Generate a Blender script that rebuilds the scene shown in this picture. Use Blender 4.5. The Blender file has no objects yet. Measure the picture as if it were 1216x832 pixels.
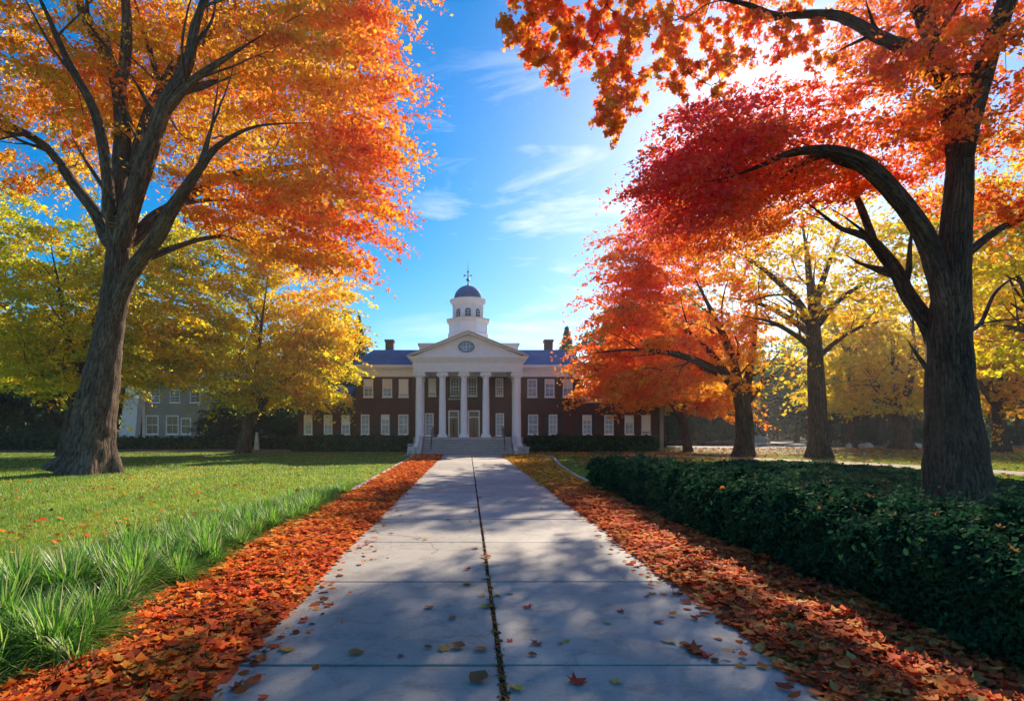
import bpy, bmesh, math, random
import numpy as np
from mathutils import Vector, Matrix
R = math.radians
rng = np.random.default_rng(7)
random.seed(7)
SC = bpy.context.scene
COL = SC.collection

# ------------------------------------------------------------------ camera, sky, sun, exposure
FPX = 700.0; EYE = 2.0; CX, CY = 556.0, 512.0
cd = bpy.data.cameras.new('camera'); cam = bpy.data.objects.new('camera', cd); COL.objects.link(cam)
cd.sensor_width = 36.0; cd.lens = FPX / 1216 * 36.0
cd.shift_x = (608 - CX) / 1216; cd.shift_y = (CY - 416) / 1216
cd.clip_start = 0.05; cd.clip_end = 2000
cam.location = (0, 0, EYE); cam.rotation_euler = (R(90), 0, 0)
SC.camera = cam

SUN_AZ, SUN_EL = R(26.5), R(27.0)
sdir = Vector((math.sin(SUN_AZ) * math.cos(SUN_EL), math.cos(SUN_AZ) * math.cos(SUN_EL), math.sin(SUN_EL)))
sl = bpy.data.lights.new('sun', 'SUN'); so = bpy.data.objects.new('sun', sl); COL.objects.link(so)
sl.energy = 5.0; sl.angle = R(0.55); sl.color = (1.0, 0.88, 0.70)
so.rotation_euler = (-sdir).to_track_quat('-Z', 'Y').to_euler()
so.location = (20, 40, 40)

W = bpy.data.worlds.new('World'); SC.world = W; W.use_nodes = True
nt = W.node_tree; nt.nodes.clear()
wo = nt.nodes.new('ShaderNodeOutputWorld'); bg = nt.nodes.new('ShaderNodeBackground')
sky = nt.nodes.new('ShaderNodeTexSky'); sky.sky_type = 'NISHITA'; sky.sun_disc = False
sky.sun_elevation = SUN_EL; sky.sun_rotation = SUN_AZ
sky.air_density = 1.0; sky.dust_density = 0.32; sky.ozone_density = 2.8
bg.inputs['Strength'].default_value = 0.098
hs = nt.nodes.new('ShaderNodeHueSaturation'); hs.inputs['Saturation'].default_value = 1.68; hs.inputs['Hue'].default_value = 0.5
hs.inputs['Value'].default_value = 1.0
nt.links.new(sky.outputs[0], hs.inputs['Color'])
# thin cirrus: stretched noise on the view direction, kept to a band low in the north-east
tc = nt.nodes.new('ShaderNodeTexCoord')
mp = nt.nodes.new('ShaderNodeMapping'); mp.inputs['Scale'].default_value = (1.6, 1.6, 6.5); mp.inputs['Rotation'].default_value = (0, R(-22), 0)
nz = nt.nodes.new('ShaderNodeTexNoise'); nz.inputs['Scale'].default_value = 2.3; nz.inputs['Detail'].default_value = 9
nz.inputs['Roughness'].default_value = 0.62; nz.inputs['Distortion'].default_value = 0.5
rmp = nt.nodes.new('ShaderNodeValToRGB'); rmp.color_ramp.elements[0].position = 0.50; rmp.color_ramp.elements[1].position = 0.80
nt.links.new(tc.outputs['Generated'], mp.inputs['Vector']); nt.links.new(mp.outputs[0], nz.inputs['Vector'])
nt.links.new(nz.outputs[0], rmp.inputs[0])
dt = nt.nodes.new('ShaderNodeVectorMath'); dt.operation = 'DOT_PRODUCT'
cdv = Vector((0.16, 1.0, 0.34)).normalized(); dt.inputs[1].default_value = cdv
nt.links.new(tc.outputs['Generated'], dt.inputs[0])
mr = nt.nodes.new('ShaderNodeMapRange'); mr.inputs['From Min'].default_value = 0.94; mr.inputs['From Max'].default_value = 0.995
nt.links.new(dt.outputs['Value'], mr.inputs['Value'])
mu = nt.nodes.new('ShaderNodeMath'); mu.operation = 'MULTIPLY'
nt.links.new(rmp.outputs[0], mu.inputs[0]); nt.links.new(mr.outputs[0], mu.inputs[1])
mx = nt.nodes.new('ShaderNodeMixRGB'); mx.inputs[2].default_value = (7.5, 7.8, 8.2, 1)
nt.links.new(mu.outputs[0], mx.inputs[0]); nt.links.new(hs.outputs[0], mx.inputs[1])
nt.links.new(mx.outputs[0], bg.inputs['Color']); nt.links.new(bg.outputs[0], wo.inputs['Surface'])

SC.view_settings.view_transform = 'Standard'; SC.view_settings.look = 'None'
SC.view_settings.exposure = 0.75; SC.view_settings.gamma = 1.0; SC.view_settings.use_curve_mapping = False
cy = SC.cycles
cy.max_bounces = 12; cy.diffuse_bounces = 9; cy.glossy_bounces = 2; cy.transmission_bounces = 9; cy.transparent_max_bounces = 4
cy.volume_bounces = 0; cy.caustics_reflective = False; cy.caustics_refractive = False
cy.use_denoising = True; cy.sample_clamp_indirect = 6.0

def at(px, py, Y):
    return np.array([(px - CX) / FPX * Y, Y, EYE + (CY - py) / FPX * Y])

# ------------------------------------------------------------------ tagging and mesh helpers
def tag(o, label=None, cat=None, group=None, kind=None):
    if label: o['label'] = label
    if cat: o['category'] = cat
    if group: o['group'] = group
    if kind: o['kind'] = kind
    return o

def empty(name, loc, label, cat, group=None, rz=0):
    o = bpy.data.objects.new(name, None); COL.objects.link(o)
    o.location = loc; o.rotation_euler = (0, 0, rz)
    return tag(o, label, cat, group)

def np_mesh(name, V, F, mat, parent=None, colors=None, smooth=False, fsize=None, bark=None):
    """V (N,3); F (M,k) fixed face size, or flat index array with fsize per face."""
    me = bpy.data.meshes.new(name)
    V = np.ascontiguousarray(V, dtype=np.float32)
    me.vertices.add(len(V)); me.vertices.foreach_set('co', V.ravel())
    if fsize is None:
        k = F.shape[1]; sizes = np.full(len(F), k, dtype=np.int32); flat = np.ascontiguousarray(F, dtype=np.int32).ravel()
    else:
        sizes = np.asarray(fsize, dtype=np.int32); flat = np.asarray(F, dtype=np.int32)
    starts = np.concatenate([[0], np.cumsum(sizes)[:-1]]).astype(np.int32)
    me.loops.add(len(flat)); me.loops.foreach_set('vertex_index', flat)
    me.polygons.add(len(sizes)); me.polygons.foreach_set('loop_start', starts)
    try: me.polygons.foreach_set('loop_total', sizes)
    except Exception: pass
    if colors is not None:
        a = me.attributes.new('col', 'FLOAT_COLOR', 'FACE')
        c = np.ones((len(sizes), 4), dtype=np.float32); c[:, :3] = colors
        a.data.foreach_set('color', c.ravel())
    if bark is not None:
        a = me.attributes.new('bark', 'FLOAT_VECTOR', 'POINT'); a.data.foreach_set('vector', np.ascontiguousarray(bark, dtype=np.float32).ravel())
    me.update(calc_edges=True)
    if smooth: me.polygons.foreach_set('use_smooth', np.ones(len(me.polygons), dtype=bool))
    if mat: me.materials.append(mat)
    o = bpy.data.objects.new(name, me); COL.objects.link(o)
    if parent: o.parent = parent
    return o

class MB:
    """collects shapes in world (or local) coordinates and links them as one mesh"""
    def __init__(s): s.bm = bmesh.new()
    def box(s, x0, x1, y0, y1, z0, z1, bev=0.0):
        vs = [s.bm.verts.new(p) for p in ((x0,y0,z0),(x1,y0,z0),(x1,y1,z0),(x0,y1,z0),(x0,y0,z1),(x1,y0,z1),(x1,y1,z1),(x0,y1,z1))]
        fs = [s.bm.faces.new([vs[i] for i in f]) for f in ((0,3,2,1),(4,5,6,7),(0,1,5,4),(1,2,6,5),(2,3,7,6),(3,0,4,7))]
        if bev > 0:
            es = list({e for f in fs for e in f.edges})
            bmesh.ops.bevel(s.bm, geom=es, offset=bev, segments=2, affect='EDGES', profile=0.7)
        return s
    def prism(s, pts, y0, y1):
        """polygon in XZ extruded along Y"""
        a = [s.bm.verts.new((x, y0, z)) for x, z in pts]; b = [s.bm.verts.new((x, y1, z)) for x, z in pts]
        n = len(pts)
        s.bm.faces.new(a); s.bm.faces.new(b[::-1])
        for i in range(n): s.bm.faces.new([a[i], b[i], b[(i+1) % n], a[(i+1) % n]])
        return s
    def prism_yz(s, pts, x0, x1):
        a = [s.bm.verts.new((x0, y, z)) for y, z in pts]; b = [s.bm.verts.new((x1, y, z)) for y, z in pts]
        n = len(pts)
        s.bm.faces.new(a); s.bm.faces.new(b[::-1])
        for i in range(n): s.bm.faces.new([a[i], b[i], b[(i+1) % n], a[(i+1) % n]])
        return s
    def lathe(s, c, prof, n=32, phase=0.0):
        """prof: (r,z) bottom to top"""
        rings = []
        for r, z in prof:
            rings.append([s.bm.verts.new((c[0] + r*math.cos(2*math.pi*i/n + phase), c[1] + r*math.sin(2*math.pi*i/n + phase), c[2] + z)) for i in range(n)])
        for a, b in zip(rings[:-1], rings[1:]):
            for i in range(n): s.bm.faces.new([a[i], a[(i+1) % n], b[(i+1) % n], b[i]])
        s.bm.faces.new(rings[0][::-1]); s.bm.faces.new(rings[-1])
        return s
    def tube(s, pts, r, n=8):
        pts = [Vector(p) for p in pts]; rings = []
        for i, p in enumerate(pts):
            t = (pts[min(i+1, len(pts)-1)] - pts[max(i-1, 0)]).normalized()
            u = t.orthogonal().normalized() if abs(t.z) < 0.99 else Vector((1, 0, 0)); v = t.cross(u)
            rings.append([s.bm.verts.new(p + r*(math.cos(2*math.pi*k/n)*u + math.sin(2*math.pi*k/n)*v)) for k in range(n)])
        for a, b in zip(rings[:-1], rings[1:]):
            for i in range(n): s.bm.faces.new([a[i], a[(i+1) % n], b[(i+1) % n], b[i]])
        s.bm.faces.new(rings[0][::-1]); s.bm.faces.new(rings[-1])
        return s
    def poly(s, pts):
        s.bm.faces.new([s.bm.verts.new(p) for p in pts]); return s
    def build(s, name, mat, parent=None, smooth=False):
        bmesh.ops.recalc_face_normals(s.bm, faces=s.bm.faces)
        me = bpy.data.meshes.new(name); s.bm.to_mesh(me); s.bm.free()
        me.materials.append(mat)
        o = bpy.data.objects.new(name, me); COL.objects.link(o)
        if parent: o.parent = parent
        if smooth:
            for p in me.polygons: p.use_smooth = True
            try:
                me.set_sharp_from_angle(angle=R(35))
            except Exception: pass
        return o

# ------------------------------------------------------------------ materials
def newmat(name):
    m = bpy.data.materials.new(name); m.use_nodes = True
    n = m.node_tree; b = n.nodes.get('Principled BSDF')
    return m, n, b

def noise(n, scale, detail=5, rough=0.6, coord='Object', sc=(1,1,1), dist=0.0):
    t = n.nodes.new('ShaderNodeTexCoord'); mpn = n.nodes.new('ShaderNodeMapping'); mpn.inputs['Scale'].default_value = sc
    x = n.nodes.new('ShaderNodeTexNoise'); x.inputs['Scale'].default_value = scale; x.inputs['Detail'].default_value = detail
    x.inputs['Roughness'].default_value = rough; x.inputs['Distortion'].default_value = dist
    n.links.new(t.outputs[coord], mpn.inputs[0]); n.links.new(mpn.outputs[0], x.inputs['Vector'])
    return x.outputs[0]

def ramp(n, fac, stops):
    r = n.nodes.new('ShaderNodeValToRGB'); cr = r.color_ramp
    while len(cr.elements) < len(stops): cr.elements.new(0.5)
    for e, (p, c) in zip(cr.elements, stops): e.position = p; e.color = (*c, 1)
    n.links.new(fac, r.inputs[0]); return r.outputs[0]

def bump(n, b, h, strength=0.4, dist=0.02):
    x = n.nodes.new('ShaderNodeBump'); x.inputs['Strength'].default_value = strength; x.inputs['Distance'].default_value = dist
    n.links.new(h, x.inputs['Height']); n.links.new(x.outputs[0], b.inputs['Normal'])

def mix(n, fac, a, b, mode='MIX'):
    x = n.nodes.new('ShaderNodeMixRGB'); x.blend_type = mode
    for i, v in ((0, fac), (1, a), (2, b)):
        if isinstance(v, (int, float)): x.inputs[i].default_value = v
        elif isinstance(v, tuple): x.inputs[i].default_value = (*v, 1)
        else: n.links.new(v, x.inputs[i])
    return x.outputs[0]

def mat_plain(name, c, rough=0.6, var=0.12, scale=3.0, spec=0.5, metal=0.0, bmp=0.0):
    m, n, b = newmat(name)
    f = noise(n, scale, 6)
    lo = tuple(x*(1-var) for x in c); hi = tuple(min(1, x*(1+var)) for x in c)
    n.links.new(ramp(n, f, [(0.3, lo), (0.7, hi)]), b.inputs['Base Color'])
    b.inputs['Roughness'].default_value = rough; b.inputs['Specular IOR Level'].default_value = spec; b.inputs['Metallic'].default_value = metal
    if bmp: bump(n, b, f, bmp, 0.02)
    return m

def mat_leaf(name, trans=0.5, gloss=0.06, tcol=1.25, rand=0.0, rough=0.45, tint=None):
    m = bpy.data.materials.new(name); m.use_nodes = True; n = m.node_tree; n.nodes.clear()
    out = n.nodes.new('ShaderNodeOutputMaterial')
    a = n.nodes.new('ShaderNodeAttribute'); a.attribute_name = 'col'
    col = a.outputs['Color']
    if rand:
        oi = n.nodes.new('ShaderNodeObjectInfo'); h = n.nodes.new('ShaderNodeHueSaturation')
        r_ = n.nodes.new('ShaderNodeMapRange'); r_.inputs['To Min'].default_value = 0.5 - rand; r_.inputs['To Max'].default_value = 0.5 + rand
        n.links.new(oi.outputs['Random'], r_.inputs['Value']); n.links.new(r_.outputs[0], h.inputs['Hue']); n.links.new(col, h.inputs['Color'])
        col = h.outputs[0]
    d = n.nodes.new('ShaderNodeBsdfDiffuse'); t = n.nodes.new('ShaderNodeBsdfTranslucent'); g = n.nodes.new('ShaderNodeBsdfGlossy')
    n.links.new(col, d.inputs[0])
    tc_ = mix(n, 1.0, col, (tcol, tcol, tcol), 'MULTIPLY'); n.links.new(tc_, t.inputs[0])
    g.inputs['Roughness'].default_value = rough; g.inputs['Color'].default_value = (0.9, 0.9, 0.9, 1)
    m1 = n.nodes.new('ShaderNodeMixShader'); m1.inputs[0].default_value = trans
    n.links.new(d.outputs[0], m1.inputs[1]); n.links.new(t.outputs[0], m1.inputs[2])
    m2 = n.nodes.new('ShaderNodeMixShader'); m2.inputs[0].default_value = gloss
    n.links.new(m1.outputs[0], m2.inputs[1]); n.links.new(g.outputs[0], m2.inputs[2])
    n.links.new(m2.outputs[0], out.inputs[0])
    return m

def mat_bark(name, dark, light, vs=3.0):
    """furrowed bark; 'bark' runs round and along each limb"""
    m, n, b = newmat(name)
    at_ = n.nodes.new('ShaderNodeAttribute'); at_.attribute_name = 'bark'
    def nz_(scale, detail, rough, sc, dist=0.0):
        mpn = n.nodes.new('ShaderNodeMapping'); mpn.inputs['Scale'].default_value = sc; n.links.new(at_.outputs['Vector'], mpn.inputs[0])
        x = n.nodes.new('ShaderNodeTexNoise'); x.inputs['Scale'].default_value = scale; x.inputs['Detail'].default_value = detail; x.inputs['Roughness'].default_value = rough; x.inputs['Distortion'].default_value = dist
        n.links.new(mpn.outputs[0], x.inputs['Vector']); return x.outputs[0]
    ridge = nz_(vs*2.6, 3, 0.55, (1, 1, 0.13), 0.35)
    w = n.nodes.new('ShaderNodeMath'); w.operation = 'SUBTRACT'; w.inputs[1].default_value = 0.5; n.links.new(ridge, w.inputs[0])
    w2 = n.nodes.new('ShaderNodeMath'); w2.operation = 'ABSOLUTE'; n.links.new(w.outputs[0], w2.inputs[0])
    w3 = n.nodes.new('ShaderNodeMapRange'); w3.inputs['From Max'].default_value = 0.10; n.links.new(w2.outputs[0], w3.inputs['Value'])
    fine = nz_(vs*9, 6, 0.7, (1, 1, 0.3)); big = nz_(vs*0.5, 4, 0.5, (1, 1, 0.5))
    c = ramp(n, fine, [(0.3, dark), (0.7, light)])
    pl = nz_(vs*3.2, 4, 0.6, (1, 1, 0.42), 0.8); c = mix(n, 1.0, c, ramp(n, pl, [(0.38, (0.5, 0.5, 0.5)), (0.5, (1, 1, 1)), (0.72, (1.3, 1.28, 1.25))]), 'MULTIPLY')
    li = nz_(vs*0.9, 5, 0.7, (1, 1, 0.6)); c = mix(n, ramp(n, li, [(0.60, (0, 0, 0)), (0.70, (0.5, 0.5, 0.5))]), c, (0.16, 0.17, 0.12))
    c = mix(n, 1.0, c, ramp(n, big, [(0.3, (0.65, 0.66, 0.68)), (0.7, (1.2, 1.14, 1.05))]), 'MULTIPLY')
    c = mix(n, 1.0, c, ramp(n, w3.outputs[0], [(0.0, (0.42, 0.40, 0.38)), (0.7, (1, 1, 1))]), 'MULTIPLY')
    n.links.new(c, b.inputs['Base Color']); b.inputs['Roughness'].default_value = 0.9; b.inputs['Specular IOR Level'].default_value = 0.15
    bump(n, b, mix(n, 0.4, mix(n, 0.35, w3.outputs[0], fine), pl), 1.0, 0.09)
    return m

M = {}
M['white'] = mat_plain('white_paint', (0.84, 0.86, 0.89), 0.55, 0.05, 2.0)
M['trim'] = mat_plain('cream_trim', (0.72, 0.66, 0.56), 0.55, 0.06, 2.0)
M['concrete_step'] = mat_plain('step_stone', (0.42, 0.38, 0.35), 0.85, 0.18, 4.0, 0.3)
M['shutter'] = mat_plain('black_shutter', (0.02, 0.025, 0.035), 0.5, 0.2)
M['green_glass'] = mat_plain('green_metal', (0.08, 0.20, 0.20), 0.35, 0.2)
M['metal'] = mat_plain('dark_metal', (0.05, 0.06, 0.07), 0.4, 0.2, metal=0.6)
M['wood'] = mat_plain('brown_door', (0.20, 0.10, 0.05), 0.5, 0.3)
M['blue'] = mat_plain('blue_paint', (0.04, 0.16, 0.50), 0.5, 0.15)
M['stone'] = mat_plain('pale_stone', (0.55, 0.53, 0.50), 0.85, 0.25, 1.5, 0.3, bmp=0.5)
M['kerb'] = mat_plain('kerb_stone', (0.52, 0.50, 0.45), 0.85, 0.2, 4, 0.3)

def m_brick():
    m, n, b = newmat('dark_brick')
    t = n.nodes.new('ShaderNodeTexCoord'); mpn = n.nodes.new('ShaderNodeMapping'); mpn.inputs['Rotation'].default_value = (R(90), 0, 0)
    k = n.nodes.new('ShaderNodeTexBrick'); k.inputs['Scale'].default_value = 1.0
    k.inputs['Brick Width'].default_value = 0.30; k.inputs['Row Height'].default_value = 0.10; k.inputs['Mortar Size'].default_value = 0.010
    k.inputs['Color1'].default_value = (0.075, 0.026, 0.020, 1); k.inputs['Color2'].default_value = (0.115, 0.042, 0.030, 1); k.inputs['Mortar'].default_value = (0.11, 0.085, 0.075, 1)
    n.links.new(t.outputs['Object'], mpn.inputs[0]); n.links.new(mpn.outputs[0], k.inputs['Vector'])
    f = noise(n, 0.7, 6, 0.7)
    n.links.new(mix(n, 0.55, k.outputs[0], ramp(n, f, [(0.3, (0.45, 0.45, 0.5)), (0.7, (1.15, 1.1, 1.05))]), 'MULTIPLY'), b.inputs['Base Color'])
    b.inputs['Roughness'].default_value = 0.85; bump(n, b, k.outputs['Fac'], -0.3, 0.01)
    return m
M['brick'] = m_brick()

def m_slate():
    m, n, b = newmat('blue_slate')
    t = n.nodes.new('ShaderNodeTexCoord'); k = n.nodes.new('ShaderNodeTexBrick')
    k.inputs['Scale'].default_value = 1.0; k.inputs['Brick Width'].default_value = 0.4; k.inputs['Row Height'].default_value = 0.25; k.inputs['Mortar Size'].default_value = 0.012
    k.inputs['Color1'].default_value = (0.018, 0.12, 0.34, 1); k.inputs['Color2'].default_value = (0.03, 0.16, 0.42, 1); k.inputs['Mortar'].default_value = (0.02, 0.04, 0.08, 1)
    n.links.new(t.outputs['Object'], k.inputs['Vector'])
    f = noise(n, 0.5, 5)
    n.links.new(mix(n, 0.4, k.outputs[0], ramp(n, f, [(0.3, (0.6, 0.6, 0.65)), (0.7, (1.1, 1.1, 1.1))]), 'MULTIPLY'), b.inputs['Base Color'])
    b.inputs['Roughness'].default_value = 0.75; b.inputs['Specular IOR Level'].default_value = 0.15
    return m
M['slate'] = m_slate()

def m_glass(name, c1, c2):
    m, n, b = newmat(name)
    f = noise(n, 1.2, 3, 0.5)
    n.links.new(ramp(n, f, [(0.35, c1), (0.65, c2)]), b.inputs['Base Color'])
    b.inputs['Roughness'].default_value = 0.12; b.inputs['Specular IOR Level'].default_value = 0.4
    return m
M['glass'] = m_glass('window_glass', (0.16, 0.27, 0.42), (0.34, 0.46, 0.60))  # blue-white sky reflection and pale blinds put into the pane colour
M['glassdark'] = m_glass('dark_glass', (0.015, 0.02, 0.03), (0.05, 0.06, 0.07))

def m_siding():
    m, n, b = newmat('pale_siding')
    t = n.nodes.new('ShaderNodeTexCoord'); w = n.nodes.new('ShaderNodeTexWave'); w.bands_direction = 'Z'; w.wave_profile = 'SAW'
    w.inputs['Scale'].default_value = 1.6; n.links.new(t.outputs['Object'], w.inputs['Vector'])
    f = noise(n, 0.8, 5)
    n.links.new(mix(n, 0.35, ramp(n, f, [(0.3, (0.30, 0.28, 0.25)), (0.7, (0.40, 0.37, 0.33))]), ramp(n, w.outputs[0], [(0, (0.5, 0.5, 0.5)), (0.15, (1, 1, 1))]), 'MULTIPLY'), b.inputs['Base Color'])
    b.inputs['Roughness'].default_value = 0.8; bump(n, b, w.outputs[0], 0.5, 0.03)
    return m
M['siding'] = m_siding()

def m_concrete():
    m, n, b = newmat('path_concrete')
    f = noise(n, 0.55, 6, 0.6); f2 = noise(n, 60, 4, 0.7); f3 = noise(n, 2.6, 8, 0.7, dist=0.8)
    g = ramp(n, f, [(0.3, (0.46, 0.395, 0.325)), (0.7, (0.62, 0.54, 0.45))])
    g = mix(n, 0.55, g, ramp(n, f3, [(0.34, (0.46, 0.44, 0.42)), (0.50, (0.95, 0.95, 0.95)), (0.8, (1.08, 1.06, 1.04))]), 'MULTIPLY')
    g = mix(n, 0.35, g, ramp(n, f2, [(0.35, (0.6, 0.6, 0.6)), (0.65, (1.2, 1.2, 1.2))]), 'MULTIPLY')
    t = n.nodes.new('ShaderNodeTexCoord'); nn = n.nodes.new('ShaderNodeTexNoise'); nn.inputs['Scale'].default_value = 1.6; nn.inputs['Detail'].default_value = 5; n.links.new(t.outputs['Object'], nn.inputs['Vector'])
    va = n.nodes.new('ShaderNodeVectorMath'); va.operation = 'MULTIPLY_ADD'; va.inputs[1].default_value = (0.9, 0.9, 0); n.links.new(nn.outputs['Color'], va.inputs[0]); n.links.new(t.outputs['Object'], va.inputs[2])
    vo = n.nodes.new('ShaderNodeTexVoronoi'); vo.feature = 'DISTANCE_TO_EDGE'; vo.inputs['Scale'].default_value = 0.28; n.links.new(va.outputs[0], vo.inputs['Vector'])
    ck = ramp(n, vo.outputs[0], [(0.0, (1, 1, 1)), (0.0028, (0, 0, 0))]); ms = ramp(n, noise(n, 0.35, 3), [(0.5, (0, 0, 0)), (0.56, (1, 1, 1))])
    g = mix(n, mix(n, 1.0, ck, ms, 'MULTIPLY'), g, (0.09, 0.075, 0.06))
    sp = ramp(n, noise(n, 9, 5, 0.75), [(0.62, (0, 0, 0)), (0.72, (0.6, 0.6, 0.6))]); g = mix(n, sp, g, (0.26, 0.20, 0.15))
    # per-slab tone
    a = n.nodes.new('ShaderNodeAttribute'); a.attribute_name = 'tone'
    g = mix(n, 1.0, g, a.outputs['Color'], 'MULTIPLY')
    n.links.new(g, b.inputs['Base Color']); b.inputs['Roughness'].default_value = 0.78; b.inputs['Specular IOR Level'].default_value = 0.35
    h = mix(n, 0.7, f3, f2); bump(n, b, h, 0.25, 0.01)
    return m
M['concrete'] = m_concrete()
M['soil'] = mat_plain('dark_soil', (0.055, 0.038, 0.026), 0.95, 0.4, 9, 0.2, bmp=0.6)

def m_ground():
    m, n, b = newmat('lawn_ground')
    f = noise(n, 0.22, 6, 0.6); f2 = noise(n, 14, 6, 0.75); f3 = noise(n, 1.3, 5)
    g = ramp(n, f, [(0.3, (0.05, 0.11, 0.015)), (0.5, (0.10, 0.16, 0.02)), (0.68, (0.22, 0.21, 0.045))])
    g = mix(n, 0.6, g, ramp(n, f2, [(0.3, (0.4, 0.4, 0.4)), (0.7, (1.4, 1.35, 1.2))]), 'MULTIPLY')
    g = mix(n, ramp(n, f3, [(0.62, (0, 0, 0)), (0.78, (0.35, 0.35, 0.35))]), g, (0.24, 0.12, 0.03))
    n.links.new(g, b.inputs['Base Color']); b.inputs['Roughness'].default_value = 0.95; b.inputs['Specular IOR Level'].default_value = 0.15
    bump(n, b, f2, 0.8, 0.05)
    return m
M['ground'] = m_ground()

def m_litter(name, cs, scale=9):
    m, n, b = newmat(name)
    t = n.nodes.new('ShaderNodeTexCoord'); v = n.nodes.new('ShaderNodeTexVoronoi'); v.inputs['Scale'].default_value = scale
    n.links.new(t.outputs['Object'], v.inputs['Vector'])
    s = n.nodes.new('ShaderNodeSeparateColor'); n.links.new(v.outputs['Color'], s.inputs[0])
    g = ramp(n, s.outputs[0], [(i / (len(cs) - 1), c) for i, c in enumerate(cs)])
    f = noise(n, 0.5, 5)
    g = mix(n, 0.6, g, ramp(n, f, [(0.3, (0.6, 0.6, 0.6)), (0.7, (1.25, 1.2, 1.1))]), 'MULTIPLY')
    n.links.new(g, b.inputs['Base Color']); b.inputs['Roughness'].default_value = 0.85
    bump(n, b, v.outputs['Distance'], 0.8, 0.05)
    return m
M['litter'] = m_litter('leaf_litter', [(0.10, 0.045, 0.02), (0.36, 0.10, 0.03), (0.20, 0.06, 0.02), (0.45, 0.17, 0.04)])
M['litter_brown'] = m_litter('brown_litter', [(0.08, 0.05, 0.03), (0.26, 0.13, 0.05), (0.15, 0.08, 0.035), (0.33, 0.18, 0.06)], 5)
M['sand'] = mat_plain('sandy_gravel', (0.42, 0.33, 0.22), 0.95, 0.25, 5, 0.2, bmp=0.4)
M['core'] = mat_plain('hedge_twigs', (0.012, 0.022, 0.012), 0.95, 0.4, 8, 0.1)
def m_water():
    m, n, b = newmat('pond_water')
    b.inputs['Base Color'].default_value = (0.03, 0.05, 0.07, 1); b.inputs['Roughness'].default_value = 0.12
    bump(n, b, noise(n, 2.0, 3, sc=(1, 3, 1)), 0.15, 0.05)
    return m
M['water'] = m_water()
M['bark_l'] = mat_bark('grey_bark', (0.10, 0.070, 0.050), (0.30, 0.215, 0.155), 2.2)
M['bark_r'] = mat_bark('brown_bark', (0.065, 0.045, 0.033), (0.21, 0.140, 0.100), 3.6)
M['bark_far'] = mat_bark('far_bark', (0.06, 0.045, 0.033), (0.20, 0.14, 0.095), 1.6)
M['leaf'] = mat_leaf('autumn_leaf', 0.62, 0.015, 1.2)
M['leaf_far'] = mat_leaf('woodland_leaf', 0.55, 0.015, 1.2, rand=0.025)
M['fallen'] = mat_leaf('fallen_leaf', 0.12, 0.012, 1.2, rough=0.6)
M['hedge_leaf'] = mat_leaf('hedge_leaf', 0.3, 0.004, 1.3, rough=0.5)
M['grass'] = mat_leaf('grass_blade', 0.5, 0.05, 1.5)

# ------------------------------------------------------------------ leaves
T_DIAMOND = np.array([[0, -0.5], [0.28, 0.0], [0, 0.5], [-0.28, 0.0]])
T_OVAL = np.array([[0, -0.5], [0.2, -0.28], [0.27, 0.02], [0.16, 0.32], [0, 0.5], [-0.16, 0.32], [-0.27, 0.02], [-0.2, -0.28]])
T_MAPLE = np.array([[0, -0.5], [0.12, -0.22], [0.42, -0.30], [0.30, -0.05], [0.50, 0.18], [0.20, 0.15], [0, 0.55], [-0.20, 0.15], [-0.50, 0.18], [-0.30, -0.05], [-0.42, -0.30], [-0.12, -0.22]])

def rand_dirs(n, flat=1.0, up=0.0):
    d = rng.normal(size=(n, 3)); d[:, 2] = d[:, 2] * flat + up
    return d / np.linalg.norm(d, axis=1, keepdims=True)

def leaf_geo(C, N, size, T, curl=0.15, heading=None):
    """C centres, N normals, size per leaf -> verts, faces"""
    n = len(C); k = len(T)
    h = rng.normal(size=(n, 3)) if heading is None else heading
    v = h - (h * N).sum(1, keepdims=True) * N; v /= np.linalg.norm(v, axis=1, keepdims=True) + 1e-9
    u = np.cross(v, N)
    s = np.broadcast_to(size, (n,))[:, None]
    cz = (T[:, 0]**2 * 1.6 + T[:, 1]**2) * 1.0
    cu = (rng.normal(size=n) * curl)[:, None]
    P = C[:, None, :] + (T[None, :, 0:1] * s[:, :, None]) * u[:, None, :] + (T[None, :, 1:2] * s[:, :, None]) * v[:, None, :] + ((cz[None, :] * cu * s * 4)[:, :, None]) * N[:, None, :]
    V = P.reshape(-1, 3); F = np.arange(n * k).reshape(n, k)
    return V, F

class SNoise:
    """smooth pseudo noise from a few random sine waves"""
    def __init__(s, scale, seed):
        r = np.random.default_rng(seed); s.k = r.normal(size=(7, 3)) * (2 * math.pi / scale); s.p = r.uniform(0, 6.28, 7)
    def __call__(s, P):
        return np.sin(P @ s.k.T + s.p).mean(1) * 1.9

def palette(P, cols, seed, scale=4.0, jit=0.25, bias=None, val=0.18):
    """cols: list of colours; a smooth noise plus jitter walks along the list"""
    f = SNoise(scale, seed)(P) * 0.28 + SNoise(scale * 0.3, seed + 1)(P) * 0.14 + 0.5 + rng.normal(size=len(P)) * jit * 0.5
    if bias is not None: f = f + bias
    f = np.clip(f, 0, 0.9999) * (len(cols) - 1)
    i = f.astype(int); t = (f - i)[:, None]; cols = np.array(cols)
    c = cols[i] * (1 - t) + cols[i + 1] * t
    return np.clip(c * (1 + rng.normal(size=(len(P), 1)) * val), 0.002, 0.95)

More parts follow.
